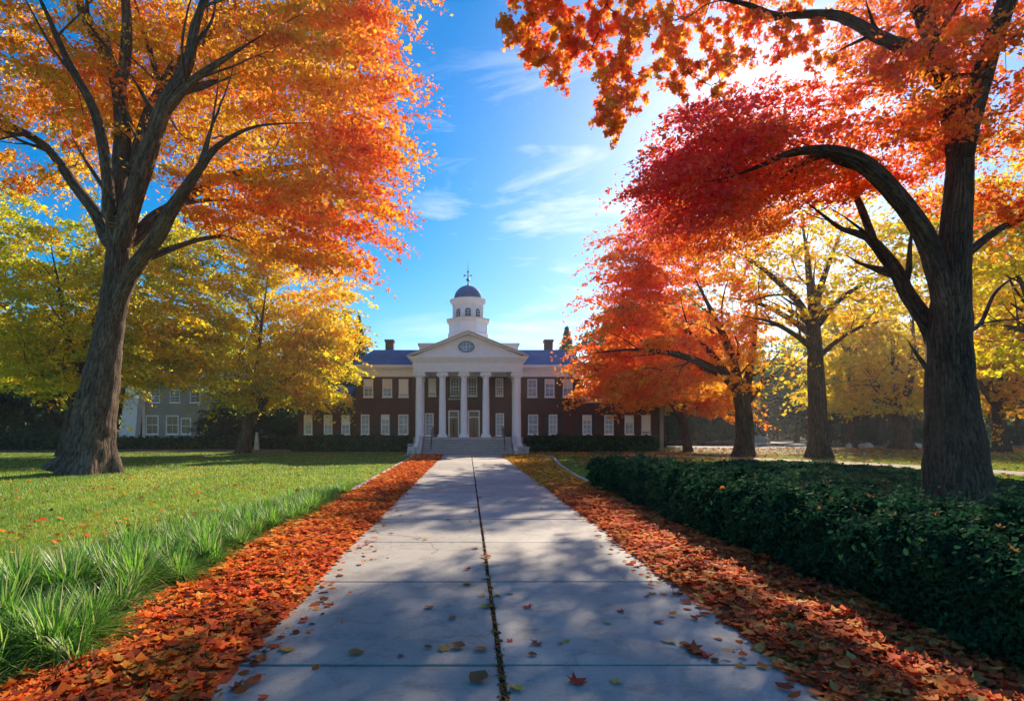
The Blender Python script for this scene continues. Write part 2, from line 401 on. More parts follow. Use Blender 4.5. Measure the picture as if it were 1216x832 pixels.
# ------------------------------------------------------------------ trees
def catmull(P, step):
    P = np.array(P, float); out = [P[0]]
    for i in range(len(P) - 1):
        p0 = P[max(i - 1, 0)]; p1 = P[i]; p2 = P[i + 1]; p3 = P[min(i + 2, len(P) - 1)]
        n = max(1, int(np.linalg.norm((p2 - p1)[:3]) / step))
        for j in range(1, n + 1):
            t = j / n
            out.append(0.5 * ((2 * p1) + (-p0 + p2) * t + (2*p0 - 5*p1 + 4*p2 - p3) * t*t + (-p0 + 3*p1 - 3*p2 + p3) * t**3))
    return np.array(out)

class Skeleton:
    def __init__(s): s.P = []; s.par = []; s.rm = []; s.tip = []
    def limb(s, pts, step=0.5, join=True):
        """pts rows: x,y,z,r ; joined to the nearest existing node"""
        Q = catmull(pts, step)
        if join and s.P: Q[:, 3] *= np.interp(np.linspace(0, 1, len(Q)), [0, 0.55, 1], [1, 1, 0.25])
        par = -1
        if s.P and join:
            D = np.linalg.norm(np.array(s.P) - Q[0, :3], axis=1); par = int(D.argmin())
        for q in Q:
            s.P.append(q[:3].copy()); s.par.append(par); s.rm.append(max(q[3], 0.004)); s.tip.append(False); par = len(s.P) - 1
    def sprout(s, n, rlo, rhi, length, i0=0, step=0.4, ang=(0.4, 0.95), k=0.42):
        P = np.array(s.P); rm = np.array(s.rm); idx = [i for i in range(max(i0, 1), len(P)) if rlo < rm[i] < rhi and s.par[i] >= 0]
        if not idx: return
        for i in rng.choice(idx, min(n, len(idx)), replace=False):
            t = P[i] - P[s.par[i]]; t /= np.linalg.norm(t) + 1e-9; q = rng.normal(size=3); q -= (q @ t) * t; q /= np.linalg.norm(q); a = rng.uniform(*ang)
            d = t*math.cos(a) + q*math.sin(a); d[2] = d[2]*0.8 + 0.1; Ln = length * rng.uniform(0.55, 1.25); m = max(4, int(Ln/step)); p = P[i].copy(); par = i; r0 = rm[i]*k
            bend = rng.normal(size=3)*0.10 + [0, 0, 0.05]
            for j in range(1, m + 1):
                d = d + bend*(step/1.0) + rng.normal(size=3)*0.07; d /= np.linalg.norm(d); p = p + d*Ln/m
                s.P.append(p.copy()); s.par.append(par); s.rm.append(max(r0*(1 - j/m)**0.8, 0.008)); s.tip.append(False); par = len(s.P) - 1
    def grow(s, A, step=0.8, down=1.6, wig=0.10, start=0, sag=0.12):
        """connect every attractor to the skeleton, nearest first; twigs become skeleton for later ones"""
        A = [a for a in A]
        P = np.array(s.P); rem = np.array(A); used = np.zeros(len(A), bool)
        base_ok = P[start:]
        best = np.full(len(A), 1e9); bi = np.zeros(len(A), int)
        def upd(Pn, i0):
            nonlocal best, bi
            d = rem[:, None, :] - Pn[None]
            h = d[:, :, 2]
            L = np.sqrt((d[:, :, :2]**2).sum(2) + np.where(h < 0, (h * down)**2, (h * 0.9)**2))
            m = L.min(1); mi = L.argmin(1) + i0
            t = m < best; best[t] = m[t]; bi[t] = mi[t]
        for i in range(start, len(P), 200): upd(P[i:i + 200], i)
        for _ in range(len(A)):
            b = np.where(used, 1e9, best); j = int(b.argmin()); used[j] = True
            a = rem[j]; p = s.P[bi[j]]; par = bi[j]; L = np.linalg.norm(a - p); n = max(2, int(L / step))
            pd = p - s.P[s.par[par]] if s.par[par] >= 0 else np.array([0, 0, 1.0]); pd = pd / (np.linalg.norm(pd) + 1e-9)
            c1 = p + pd * L * 0.35 + np.array([0, 0, L * sag]); i0 = len(s.P); new = []
            for k in range(1, n + 1):
                t = k / n
                q = (1-t)**2 * p + 2*t*(1-t) * c1 + t*t * a
                if k < n: q = q + rng.normal(size=3) * wig * L / n
                s.P.append(q); s.par.append(par); s.rm.append(0.0); s.tip.append(k == n); par = len(s.P) - 1; new.append(q)
            upd(np.array(new), i0)
    def radii(s, rt=0.012, ex=0.45):
        n = len(s.P); cnt = np.zeros(n); kids = [[] for _ in range(n)]
        for i in range(n):
            if s.par[i] >= 0: kids[s.par[i]].append(i)
        for i in range(n - 1, -1, -1):
            if not kids[i]: cnt[i] = 1
            if s.par[i] >= 0: cnt[s.par[i]] += cnt[i]
        r = rt * cnt**ex
        rm = np.array(s.rm)
        r = np.where(rm > 0, rm, r)
        for i in range(n):                      # never thicker than what carries it
            if s.par[i] >= 0: r[i] = min(r[i], r[s.par[i]] * 0.98)
        return r, kids, cnt
    def mesh(s, rt=0.012, ex=0.45, flare=None, lump=0.05, minr=0.0, seed=1, ring_scale=1.0):
        r, kids, cnt = s.radii(rt, ex); P = np.array(s.P)
        VV, FF, BB, off = [], [], [], 0
        roots = [i for i in range(len(P)) if s.par[i] < 0]
        stack = [(i, -1) for i in roots]
        sn = SNoise(1.3, seed); sn2 = SNoise(0.45, seed + 5); sn3 = SNoise(2.4, seed + 9)
        while stack:
            i, pa = stack.pop(); ch = [i] if pa < 0 else [pa, i]
            while kids[ch[-1]]:
                ks = sorted(kids[ch[-1]], key=lambda q: -(r[q] * 1000 + cnt[q]))
                for q in ks[1:]: stack.append((q, ch[-1]))
                ch.append(ks[0])
            Q = P[ch]; rr = r[ch].copy()
            if pa >= 0: rr[0] = min(rr[0], rr[1] * 1.35)
            if rr.max() < minr: continue
            k = int(np.clip(5 + rr.max() * 26 * ring_scale, 5, 48))
            T = np.gradient(Q, axis=0); T /= np.linalg.norm(T, axis=1, keepdims=True) + 1e-9
            u = np.cross(T[0], [0.3, 1, 0.1]); u /= np.linalg.norm(u)
            th = np.linspace(0, 2*math.pi, k, endpoint=False)
            rings = []; run = 0.0; bl_ = []; r0 = max(rr[0], 0.05); o_ = rng.uniform(0, 20)
            for a in range(len(Q)):
                run += np.linalg.norm(Q[a] - Q[max(a-1, 0)]); bl_.append(np.stack([np.cos(th)*r0 + o_, np.sin(th)*r0, np.full(k, run)], 1))
                u = u - T[a] * (u @ T[a]); u /= np.linalg.norm(u) + 1e-9; v = np.cross(T[a], u)
                dirs = np.cos(th)[:, None] * u + np.sin(th)[:, None] * v
                rad = np.full(k, rr[a])
                if rr[a] > 0.06:
                    pp = Q[a] + dirs * rr[a]
                    rad = rad * (1 + lump * sn(pp) + lump * 0.5 * sn2(pp * np.array([1, 1, 0.4])))
                if rr[a] > 0.12: rad = rad * (1 + 0.05 * sn3(np.stack([np.cos(th)*2.2, np.sin(th)*2.2, np.full(k, run*0.16)], 1)))
                if flare and pa < 0:
                    z = Q[a][2]; f, hgt, lob, ph = flare
                    e = math.exp(-max(z, 0) / hgt)
                    rad = rad * (1 + f * e * (0.62 + 0.55 * np.maximum(0, np.cos(lob * th + ph)) ** 1.5 + 0.2 * np.cos(3 * th + 1.0)) + 0.10 * math.exp(-z / (hgt * 4)) * np.cos(lob * th + ph))
                rings.append(Q[a] + dirs * rad[:, None])
            V = np.concatenate(rings); n = len(Q)
            a = np.arange((n - 1) * k).reshape(n - 1, k); b = np.roll(a, -1, axis=1)
            F = np.stack([a, b, b + k, a + k], -1).reshape(-1, 4) + off
            VV.append(V); FF.append(F); BB.append(np.concatenate(bl_)); off += len(V)
        s.bark = np.concatenate(BB)
        return np.concatenate(VV), np.concatenate(FF)
    def tips(s): return np.array([p for p, t in zip(s.P, s.tip) if t])
    def twigs(s, rmax, rt, ex):
        r, kids, cnt = s.radii(rt, ex); P = np.array(s.P)
        return P[(r < rmax)]

def ell(c, rad, n, mind=0.0, p=0.33, zmin=None, tilt=0.0):
    """points in an ellipsoid; p < 1/3 pushes them to its surface"""
    out = []; tries = 0; c = np.array(c); rad = np.array(rad)
    while len(out) < n and tries < n * 30:
        tries += 1
        d = rng.normal(size=3); d /= np.linalg.norm(d); q = c + d * rad * rng.uniform()**p
        q[2] -= tilt * (q[0] - c[0])
        if zmin is not None and q[2] < zmin: continue
        if mind and out and np.min(np.linalg.norm(np.array(out) - q, axis=1)) < mind: continue
        out.append(q)
    return out

def foliage(centers, per, rad, size, T, origin, flat=0.3, elong=1.6, droop=0.25, up=0.9, curl=0.12, sizevar=0.35, sub=13):
    """flattened sprays that run outward from the stem; each spray has a few sub-clumps"""
    C = np.array(centers); n = len(C)
    out = C - origin; out[:, 2] *= 0.15; out /= np.linalg.norm(out, axis=1, keepdims=True) + 1e-9
    side = np.cross(out, [0, 0, 1.0]); side /= np.linalg.norm(side, axis=1, keepdims=True) + 1e-9
    upv = np.cross(side, out)
    rs = rad * rng.uniform(0.65, 1.3, n)
    idx = np.repeat(np.arange(n), per)
    N = len(idx)
    # sub-clumps
    sc_ = np.clip(rng.normal(size=(n, sub, 3)), -1.6, 1.6) * np.array([elong, 1.0, flat * 1.1]) * 0.55
    pick = rng.integers(0, sub, N)
    base = sc_[idx, pick]
    L = base + np.clip(rng.normal(size=(N, 3)), -1.7, 1.7) * np.array([0.20 * elong, 0.17, 0.07 + 0.10 * flat])
    L *= rs[idx][:, None]
    P = C[idx] + L[:, 0:1] * out[idx] + L[:, 1:2] * side[idx] + L[:, 2:3] * upv[idx]
    P[:, 2] -= droop * np.maximum(L[:, 0], -0.2 * rad) ** 2 / (rad * 1.3)
    Nn = rand_dirs(N, 1.0, up); 
    hd = out[idx] * 0.8 + rng.normal(size=(N, 3)) * 0.6; hd[:, 2] -= 0.4
    sz = size * np.exp(rng.normal(size=N) * sizevar)
    return P, Nn, sz, hd

def tree_obj(name, base, sk, leafsets, bark, leafmat, label, cat='tree', group=None, mesh_kw={}):
    """base: world position; skeleton and leaves are given in world coordinates"""
    base = np.array(base, float)
    t = empty(name, tuple(base), label, cat, group)
    V, F = sk.mesh(**mesh_kw); np_mesh('trunk', V - base, F, bark, t, smooth=True, bark=sk.bark)
    VV, FF, CC, SZ, off = [], [], [], [], 0
    for (P, Nn, sz, hd, T, col, curl) in leafsets:
        v, f = leaf_geo(P, Nn, sz, T, curl, hd); VV.append(v - base); FF.append((f + off).ravel()); SZ.append(np.full(len(f), f.shape[1])); CC.append(col); off += len(v)
    np_mesh('crown', np.concatenate(VV), np.concatenate(FF), leafmat, t, colors=np.concatenate(CC), fsize=np.concatenate(SZ))
    return t

ORANGE = [(0.74, 0.52, 0.03), (0.86, 0.46, 0.02), (0.86, 0.30, 0.015), (0.84, 0.20, 0.015), (0.78, 0.12, 0.02), (0.70, 0.09, 0.03)]
YELLOW = [(0.30, 0.34, 0.02), (0.52, 0.50, 0.02), (0.74, 0.60, 0.02), (0.88, 0.60, 0.02), (0.90, 0.48, 0.015), (0.87, 0.34, 0.015)]
YGREEN = [(0.18, 0.26, 0.015), (0.32, 0.40, 0.02), (0.52, 0.52, 0.02), (0.72, 0.58, 0.02), (0.84, 0.54, 0.02)]
RED = [(0.80, 0.11, 0.13), (0.84, 0.12, 0.09), (0.85, 0.15, 0.06), (0.86, 0.21, 0.04), (0.82, 0.24, 0.02), (0.84, 0.36, 0.02)]
REDOR = [(0.76, 0.11, 0.05), (0.82, 0.17, 0.03), (0.86, 0.24, 0.03), (0.88, 0.33, 0.03), (0.88, 0.44, 0.03)]
GOLD = [(0.40, 0.40, 0.03), (0.64, 0.54, 0.03), (0.84, 0.60, 0.03), (0.88, 0.50, 0.02), (0.86, 0.34, 0.02)]
GREEN = [(0.015, 0.045, 0.022), (0.03, 0.075, 0.03), (0.055, 0.11, 0.035), (0.10, 0.15, 0.04)]

def L(Y, *rows):
    """rows: px, py, width_px, depth offset -> x,y,z,r"""
    out = []
    for px, py, w, dy in rows:
        y = Y + dy; p = at(px, py, y); out.append([*p, w / 2 / FPX * y])
    return out

# ================================================================== GROUND
def sheet(name, pts, z, mat, kind='structure', label=None, cat=None, sub=0):
    m = MB(); m.poly([(x, y, z) for x, y in pts]); o = m.build(name, mat); return tag(o, label, cat, kind=kind)
def gxy(px, py, z=0.0):
    Y = FPX * (EYE - z) / (py - CY); return ((px - CX) / FPX * Y, Y)

tag(MB().poly([(-260, -30, 0), (260, -30, 0), (260, 260, 0), (-260, 260, 0)]).build('lawn', M['ground']), kind='structure')
sheet('woodland_floor', [(-259, 76), (-28, 76), (-27, 80), (25, 80), (27, 70), (60, 62), (259, 60), (259, 259), (-259, 259)], 0.008, M['litter_brown'])
sheet('mulch_bed', [(-70, 60), (-24, 58.5), (-17.5, 56.2), (-5.6, 55.6), (-5.6, 60.2), (-17, 60.2), (-24, 72), (-70, 72)], 0.012, M['litter_brown'])
sheet('mulch_bed', [(5.6, 55.6), (18, 55.4), (24, 52), (44, 47), (60, 47), (60, 62), (25, 68), (20, 60.2), (5.6, 60.2)], 0.012, M['litter_brown'])
# curved sandy footpath crossing behind the hedge
fp = [(13.0, 50.5), (17.5, 46.5), (21.0, 42.3), (23.6, 37.6), (25.2, 32), (26.4, 26), (28.5, 19), (33, 12)]
C = catmull([(x, y, 0) for x, y in fp], 1.0)
Tn = np.gradient(C, axis=0); Tn /= np.linalg.norm(Tn, axis=1, keepdims=True); Nn = np.stack([-Tn[:, 1], Tn[:, 0], Tn[:, 2]], 1)
wv = (1.7 + 0.15 * np.sin(np.arange(len(C)) * 0.7))[:, None]
V = np.concatenate([C + Nn * wv, C - Nn * wv]); V[:, 2] = 0.018; n = len(C); a = np.arange(n - 1)
tag(np_mesh('footpath', V, np.stack([a, a + 1, a + 1 + n, a + n], -1), M['sand']), kind='structure')
sheet('pond', [(27, 82), (36, 78), (50, 76), (56, 84), (54, 100), (44, 104), (34, 100), (27, 92)], 0.02, M['water'])

# the hazy morning air
hz = MB().box(-262, 262, -32, 262, -1, 36).build('haze', None or bpy.data.materials.new('haze_air')); hm = hz.data.materials[0]; hm.use_nodes = True
hm.node_tree.nodes.clear(); ho = hm.node_tree.nodes.new('ShaderNodeOutputMaterial'); hv = hm.node_tree.nodes.new('ShaderNodeVolumePrincipled')
hv.inputs['Color'].default_value = (0.93, 0.95, 1.0, 1); hv.inputs['Density'].default_value = 0.00036; hv.inputs['Anisotropy'].default_value = 0.6
hm.node_tree.links.new(hv.outputs[0], ho.inputs['Volume']); tag(hz, kind='stuff')

# concrete walk: two columns of slabs with open joints over soil
PX0, PX1, PJ = -2.03, 2.71, 0.27
sheet('path_bedding', [(PX0 - 0.1, -3), (PX1 + 0.1, -3), (PX1 + 0.1, 49.6), (PX0 - 0.1, 49.6)], 0.004, M['soil'])
mb = MB(); slabs = []
Yj = [2.2 + 2.74 * k for k in range(-2, 18)]
for k in range(len(Yj) - 1):
    for (xa, xb) in ((PX0, PJ), (PJ, PX1)):
        y0, y1 = Yj[k], min(Yj[k + 1], 49.55)
        g = 0.017 + random.uniform(0, 0.006); gx = 0.022
        dz = random.uniform(-0.004, 0.004); dy = random.uniform(-0.008, 0.008)
        mb.box(xa + (gx if xa == PJ else random.uniform(-0.01, 0.01)), xb - (gx if xb == PJ else random.uniform(-0.01, 0.01)), y0 + g + dy, y1 - g + dy, 0.0, 0.045 + dz, 0.012)
        slabs.append(random.uniform(0.80, 1.10))
path = tag(mb.build('path', M['concrete']), kind='structure')
me = path.data; at_ = me.attributes.new('tone', 'FLOAT_COLOR', 'FACE')
cen = [p.center for p in me.polygons]; arr = []
for c in cen:
    k = int((c.y - Yj[0]) // 2.74); j = (0 if c.x < PJ else 1); t = slabs[min(2 * k + j, len(slabs) - 1)]; arr += [t, t, t * 0.99, 1]
at_.data.foreach_set('color', arr)
# cross walk in front of the steps
tag(MB().box(-5.4, 5.4, 49.62, 50.15, 0, 0.05, 0.01).build('pavement', M['kerb']), kind='structure')

# kerbs between the leaf strips and the lawn
def kerb(pts):
    m = MB()
    C = catmull([(x, y, 0) for x, y in pts], 2.0)
    for a, b in zip(C[:-1], C[1:]):
        a = Vector(a); b = Vector(b); d = (b - a).normalized(); n_ = Vector((-d.y, d.x, 0)) * 0.07; a = a + d * 0.01
        vs = [m.bm.verts.new(p) for p in (a - n_, a + n_, b + n_, b - n_)]; f = m.bm.faces.new(vs)
        r = bmesh.ops.extrude_face_region(m.bm, geom=[f]); 
        for v in r['geom']:
            if isinstance(v, bmesh.types.BMVert): v.co.z += 0.12
    return tag(m.build('kerb', M['kerb']), kind='structure')
kerb([(-3.75, 19), (-3.9, 26), (-4.05, 34), (-4.2, 42), (-4.6, 49.2)])
kerb([(4.6, 21.5), (4.65, 25), (5.2, 33), (5.9, 40), (6.3, 44), (5.6, 48.5)])

# ================================================================== COLLEGE HALL
def X60(px, Y=60.0): return (px - CX) * Y / FPX
def Z60(py, Y=60.0): return EYE + (CY - py) * Y / FPX
FY = 60.0
hall = empty('college_hall', (0, FY, 0), 'dark brick hall with white columned portico and domed cupola', 'building')
hall.location = (0, 0, 0)

def window(parent, x, z0, z1, w, Y=FY, rows=4, cols=2, glass='glass', shut=False, name='window', fr=0.09, mat='white', label=None):
    m = MB(); h = z1 - z0; pr = 0.07
    m.box(x - w/2, x - w/2 + fr, Y - pr, Y, z0, z1); m.box(x + w/2 - fr, x + w/2, Y - pr, Y, z0, z1)
    m.box(x - w/2 + fr, x + w/2 - fr, Y - pr, Y, z1 - fr, z1); m.box(x - w/2 + fr, x + w/2 - fr, Y - pr, Y, z0, z0 + fr)
    m.box(x - w/2 + fr, x + w/2 - fr, Y - pr + 0.02, Y - 0.014, z0 + h/2 - 0.035, z0 + h/2 + 0.035)
    for c in range(1, cols):
        xx = x - w/2 + fr + (w - 2*fr) * c / cols; m.box(xx - 0.015, xx + 0.015, Y - pr + 0.025, Y - 0.012, z0 + fr, z1 - fr)
    for r in range(1, rows):
        if abs(r / rows - 0.5) < 0.01: continue
        zz = z0 + h * r / rows; m.box(x - w/2 + fr, x + w/2 - fr, Y - pr + 0.03, Y - 0.013, zz - 0.013, zz + 0.013)
    f = m.build(name, M[mat], parent)
    if label: f['label'] = label
    MB().box(x - w/2 - 0.06, x + w/2 + 0.06, Y - 0.15, Y - 0.002, z0 - 0.10, z0 - 0.003).build('sill', M[mat], f)
    MB().box(x - w/2 + fr * 0.5, x + w/2 - fr * 0.5, Y - 0.03, Y - 0.006, z0 + fr * 0.5, z1 - fr * 0.5).build('pane', M[glass], f)
    bl = random.random()
    if glass == 'glass' and bl < 0.7:
        hb = (z1 - z0 - fr*1.2) * random.choice([0.25, 0.4, 0.5, 0.5, 0.85]); MB().box(x - w/2 + fr, x + w/2 - fr, Y - 0.036, Y - 0.0305, z1 - fr - hb, z1 - fr - 0.01).build('blind', M['white' if bl < 0.4 else 'trim'], f)
    if shut:
        for sx in (-1, 1):
            s = MB(); a = x + sx * (w/2 + 0.03); b = x + sx * (w/2 + 0.42); a, b = min(a, b), max(a, b)
            s.box(a, b, Y - 0.05, Y - 0.002, z0, z1)
            for i in range(12):
                zz = z0 + 0.08 + (z1 - z0 - 0.16) * i / 12; s.box(a + 0.05, b - 0.05, Y - 0.062, Y - 0.05, zz, zz + 0.07)
            s.build('shutter', M['shutter'], f)
    return f

# walls
MB().box(-11.4, 11.4, FY, 74, 0, 7.55).build('main_wall', M['brick'], hall)
MB().box(-17.3, -11.41, FY + 0.01, 72, 0, 4.9).build('wing_wall', M['brick'], hall)
MB().box(11.41, 19.4, FY + 0.01, 72, 0, 4.9).build('wing_wall', M['brick'], hall)
MB().box(-11.46, 11.46, FY - 0.06, 74.05, 0, 0.75, 0.0).build('plinth', M['concrete_step'], hall)
# eaves entablature of the main block
m = MB(); m.box(-11.5, 11.5, FY - 0.10, 74.1, 7.55, 8.05); m.box(-11.6, 11.6, FY - 0.20, 74.2, 8.05, 8.38); m.box(-11.9, 11.9, FY - 0.5, 74.5, 8.38, 8.54); m.box(-12.0, 12.0, FY - 0.6, 74.6, 8.54, 8.70)
for i in range(90):
    x = -11.7 + i * 0.26; m.box(x, x + 0.13, FY - 0.34, FY - 0.205, 8.22, 8.375)
m.build('cornice', M['white'], hall)
for x0, x1 in ((-17.5, -12.02), (12.02, 19.6)):
    m = MB(); m.box(x0, x1, FY - 0.12, 72.1, 4.9, 5.2); m.box(x0 - 0.12, x1, FY - 0.3, 72.3, 5.2, 5.36); m.build('wing_cornice', M['trim'], hall)
    cx = (x0 + x1) / 2
    m = MB(); zt = 5.365
    a = [(x0 - 0.12, FY - 0.3), (x1, FY - 0.3), (x1, 72.3), (x0 - 0.12, 72.3)]; b = [(x0 + 1.5, 64), (x1 - (1.5 if x0 > 0 else 0), 64), (x1 - (1.5 if x0 > 0 else 0), 68), (x0 + 1.5, 68)]
    va = [m.bm.verts.new((x, y, zt)) for x, y in a]; vb = [m.bm.verts.new((x, y, 6.9)) for x, y in b]
    for i in range(4): m.bm.faces.new([va[i], va[(i+1) % 4], vb[(i+1) % 4], vb[i]])
    m.bm.faces.new(vb); m.bm.faces.new(va[::-1]); m.build('wing_roof', M['slate'], hall)
# hipped slate roof with chimneys
m = MB(); va = [m.bm.verts.new(p) for p in ((-12, FY - 0.6, 8.705), (12, FY - 0.6, 8.705), (12, 74.6, 8.705), (-12, 74.6, 8.705))]
vb = [m.bm.verts.new(p) for p in ((-10.1, 63.0, 10.70), (10.1, 63.0, 10.70), (10.1, 71.0, 10.70), (-10.1, 71.0, 10.70))]
for i in range(4): m.bm.faces.new([va[i], va[(i+1) % 4], vb[(i+1) % 4], vb[i]])
m.bm.faces.new(vb); m.bm.faces.new(va[::-1]); roof = m.build('roof', M['slate'], hall)
for x in (-8.9, 9.1):
    c = MB().box(x - 0.45, x + 0.45, 66.5, 67.5, 10.4, 12.1).box(x - 0.53, x + 0.53, 66.4, 67.6, 12.1, 12.35)
    c.build('chimney', M['brick'], roof)

# windows of both floors, as in the photograph
zu0, zu1, zl0, zl1 = Z60(471.2), Z60(450), Z60(515.4), Z60(492)
for px in (437.5, 460, 479.3, 632, 652.5, 674): window(hall, X60(px), zu0, zu1, 0.98)
for px in (433.7, 457.5, 479, 633, 656.6): window(hall, X60(px), zl0, zl1, 1.02 if px in (479, 633) else 0.86, shut=px in (457.5, 656.6))
for px in (366, 389.7, 410.6): window(hall, X60(px), zl0, zl1 - 0.05, 0.86, rows=4)
for px in (697, 723, 747, 767): window(hall, X60(px), zl0, zl1 - 0.05, 0.92, rows=4, shut=px == 697)
# end posts and downpipes
MB().box(X60(785) - 0.16, X60(785) + 0.16, FY - 0.3, FY - 0.0, 0, 4.88).build('corner_post', M['concrete_step'], hall)
MB().tube([(X60(363.5), FY - 0.12, 0.1), (X60(363.5), FY - 0.12, 4.6)], 0.06).build('downpipe', M['white'], hall)
MB().tube([(X60(488), FY - 0.12, 0.1), (X60(488), FY - 0.12, 7.5)], 0.05).build('downpipe', M['shutter'], hall)

# portico: floor, steps, side blocks
FZ = 1.46
m = MB(); m.box(-3.85, 3.75, 52.75, FY - 0.07, 0, FZ); m.box(-5.1, -3.86, 54.9, FY - 0.07, 0, FZ - 0.005); m.box(3.76, 5.1, 54.9, FY - 0.07, 0, FZ - 0.005)
pf = m.build('portico_floor', M['concrete_step'], hall)
m = MB(); m2 = MB()
for i in range(8):
    zt = FZ - (i + 1) * FZ / 9 + 0.0; y0 = 52.75 - (i + 1) * 0.32
    m.box(-3.86 - 0.015 * i, 3.74 + 0.012 * i, y0, y0 + 0.318, 0, zt, 0.0); m2.box(-3.88 - 0.015 * i, 3.76 + 0.012 * i, y0 - 0.05, y0 + 0.317, zt + 0.001, zt + 0.045, 0.0)
M['riser'] = mat_plain('step_riser_shade', (0.24, 0.22, 0.21), 0.9, 0.2, 4.0, 0.2)  # risers darker than treads: shading between them put into the colour
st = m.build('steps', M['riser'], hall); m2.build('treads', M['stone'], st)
for x0, x1 in ((-4.38, -4.02), (3.90, 4.26)):
    MB().prism_yz([(49.95, 0), (49.95, 0.28), (50.4, 0.38), (52.7, FZ + 0.12), (53.1, FZ + 0.12), (53.1, 0)], x0, x1).build('cheek_wall', M['stone'], hall)
for x0, x1 in ((-5.35, -4.39), (4.27, 5.45)):
    MB().box(x0, x1, 52.9, 54.88, 0, 0.5).box(x0 - 0.07, x1 + (0.07 if x0 > 0 else -0.0), 52.83, 54.89, 0.5, 0.60).build('pedestal', M['stone'], hall)

def column(x, y, z0, z1, r, parent):
    m = MB(); h = z1 - z0
    prof = [(r*1.32, 0.11), (r*1.36, 0.17), (r*1.32, 0.22), (r*1.12, 0.25), (r*1.18, 0.31), (r*1.02, 0.36)]
    for i in range(10):
        t = i / 9; prof.append((r * (1 - 0.16 * t**1.8), 0.40 + (h - 0.95) * t))
    prof += [(r*0.95, h - 0.52), (r*0.98, h - 0.48), (r*0.86, h - 0.46), (r*0.88, h - 0.40), (r*1.12, h - 0.30)]
    m.lathe((x, y, z0), prof, 28)
    m.box(x - r*1.42, x + r*1.42, y - r*1.42, y + r*1.42, z0, z0 + 0.11)
    c = m.build('column', M['white'], parent, smooth=True)
    k = MB(); k.box(x - r*1.35, x + r*1.35, y - r*1.25, y + r*1.25, z1 - 0.09, z1 - 0.002)
    k.box(x - r*1.15, x + r*1.15, y - r*1.02, y + r*1.02, z1 - 0.30, z1 - 0.092)
    for sx in (-1, 1):
        for sy in (-1, 1):
            cx_, cy_ = x + sx * r * 1.18, y + sy * r * 1.05
            k.tube([(cx_, cy_ - 0.07, z1 - 0.24), (cx_, cy_ + 0.07, z1 - 0.24)], 0.145, 16); k.tube([(cx_, cy_ + sy*0.10 - 0.02, z1 - 0.24), (cx_, cy_ + sy*0.10 + 0.02, z1 - 0.24)], 0.06, 10)
    for i in range(12):
        a = i * math.pi / 6; k.tube([(x + r*0.9*math.cos(a), y + r*0.9*math.sin(a), z1 - 0.46), (x + r*1.08*math.cos(a), y + r*1.08*math.sin(a), z1 - 0.31)], 0.05, 6)
    k.build('capital', M['white'], c, smooth=True)
XC = [-4.47, -2.36, -0.39, 1.62, 4.47]
for i, x in enumerate(XC):
    column(x, 54.0, 0.605 if i in (0, 4) else FZ + 0.003, 7.40, 0.37 if i in (0, 4) else 0.33, hall)
# wall pilasters behind the end columns
for x in (-4.75, 4.75): MB().box(x - 0.3, x + 0.3, FY - 0.18, FY - 0.0, FZ, 7.39).box(x - 0.38, x + 0.38, FY - 0.26, FY - 0.0, 7.1, 7.392).build('pilaster', M['white'], hall)
# entablature, ceiling, pediment
EX0, EX1 = -4.98, 4.92
m = MB()
for (a, b, z0, z1) in ((0.0, 0.0, 7.40, 7.72), (0.05, 0.05, 7.72, 8.36), (0.16, 0.16, 8.36, 8.50), (0.34, 0.34, 8.50, 8.64), (0.48, 0.48, 8.64, 8.76)):
    m.box(EX0 - a, EX1 + a, 53.5 - a, 54.5, z0, z1)
    m.box(EX0 - a, EX0 + 0.9, 54.5, FY - 0.21, z0, z1); m.box(EX1 - 0.9, EX1 + a, 54.5, FY - 0.21, z0, z1)
for i in range(50):
    x = EX0 + 0.02 + i * 0.199; m.box(x, x + 0.1, 53.33, 53.449, 8.24, 8.355)
m.box(EX0 + 0.9, EX1 - 0.9, 54.5, FY - 0.21, 8.0, 8.1)
m.build('entablature', M['white'], hall)
ax = -0.03; hw = 5.42; zb, za = 8.765, 11.02
ped = MB().prism([(ax - hw + 0.35, zb), (ax + hw - 0.35, zb), (ax, za - 0.12)], 53.55, 61.0).build('pediment', M['white'], hall)
m = MB(); th = 0.30
for s in (-1, 1):
    m.prism([(ax + s*(hw + 0.05), zb + 0.0), (ax + s*(hw - 0.12), zb + 0.0), (ax, za - th + 0.06), (ax, za + 0.0)] if s < 0 else [(ax + (hw + 0.05), zb + 0.0), (ax, za + 0.0), (ax, za - th + 0.06), (ax + (hw - 0.12), zb + 0.0)], 53.05, 53.54)
m.build('raking_cornice', M['trim'], ped)
m = MB()
for s in (-1, 1):
    m.prism([(ax + s*(hw + 0.12), zb + 0.02), (ax + s*(hw + 0.12), zb + 0.08), (ax + s*0.001, za + 0.11), (ax + s*0.001, za + 0.02)], 52.98, 61.2)
m.build('portico_roof', M['trim'], ped)
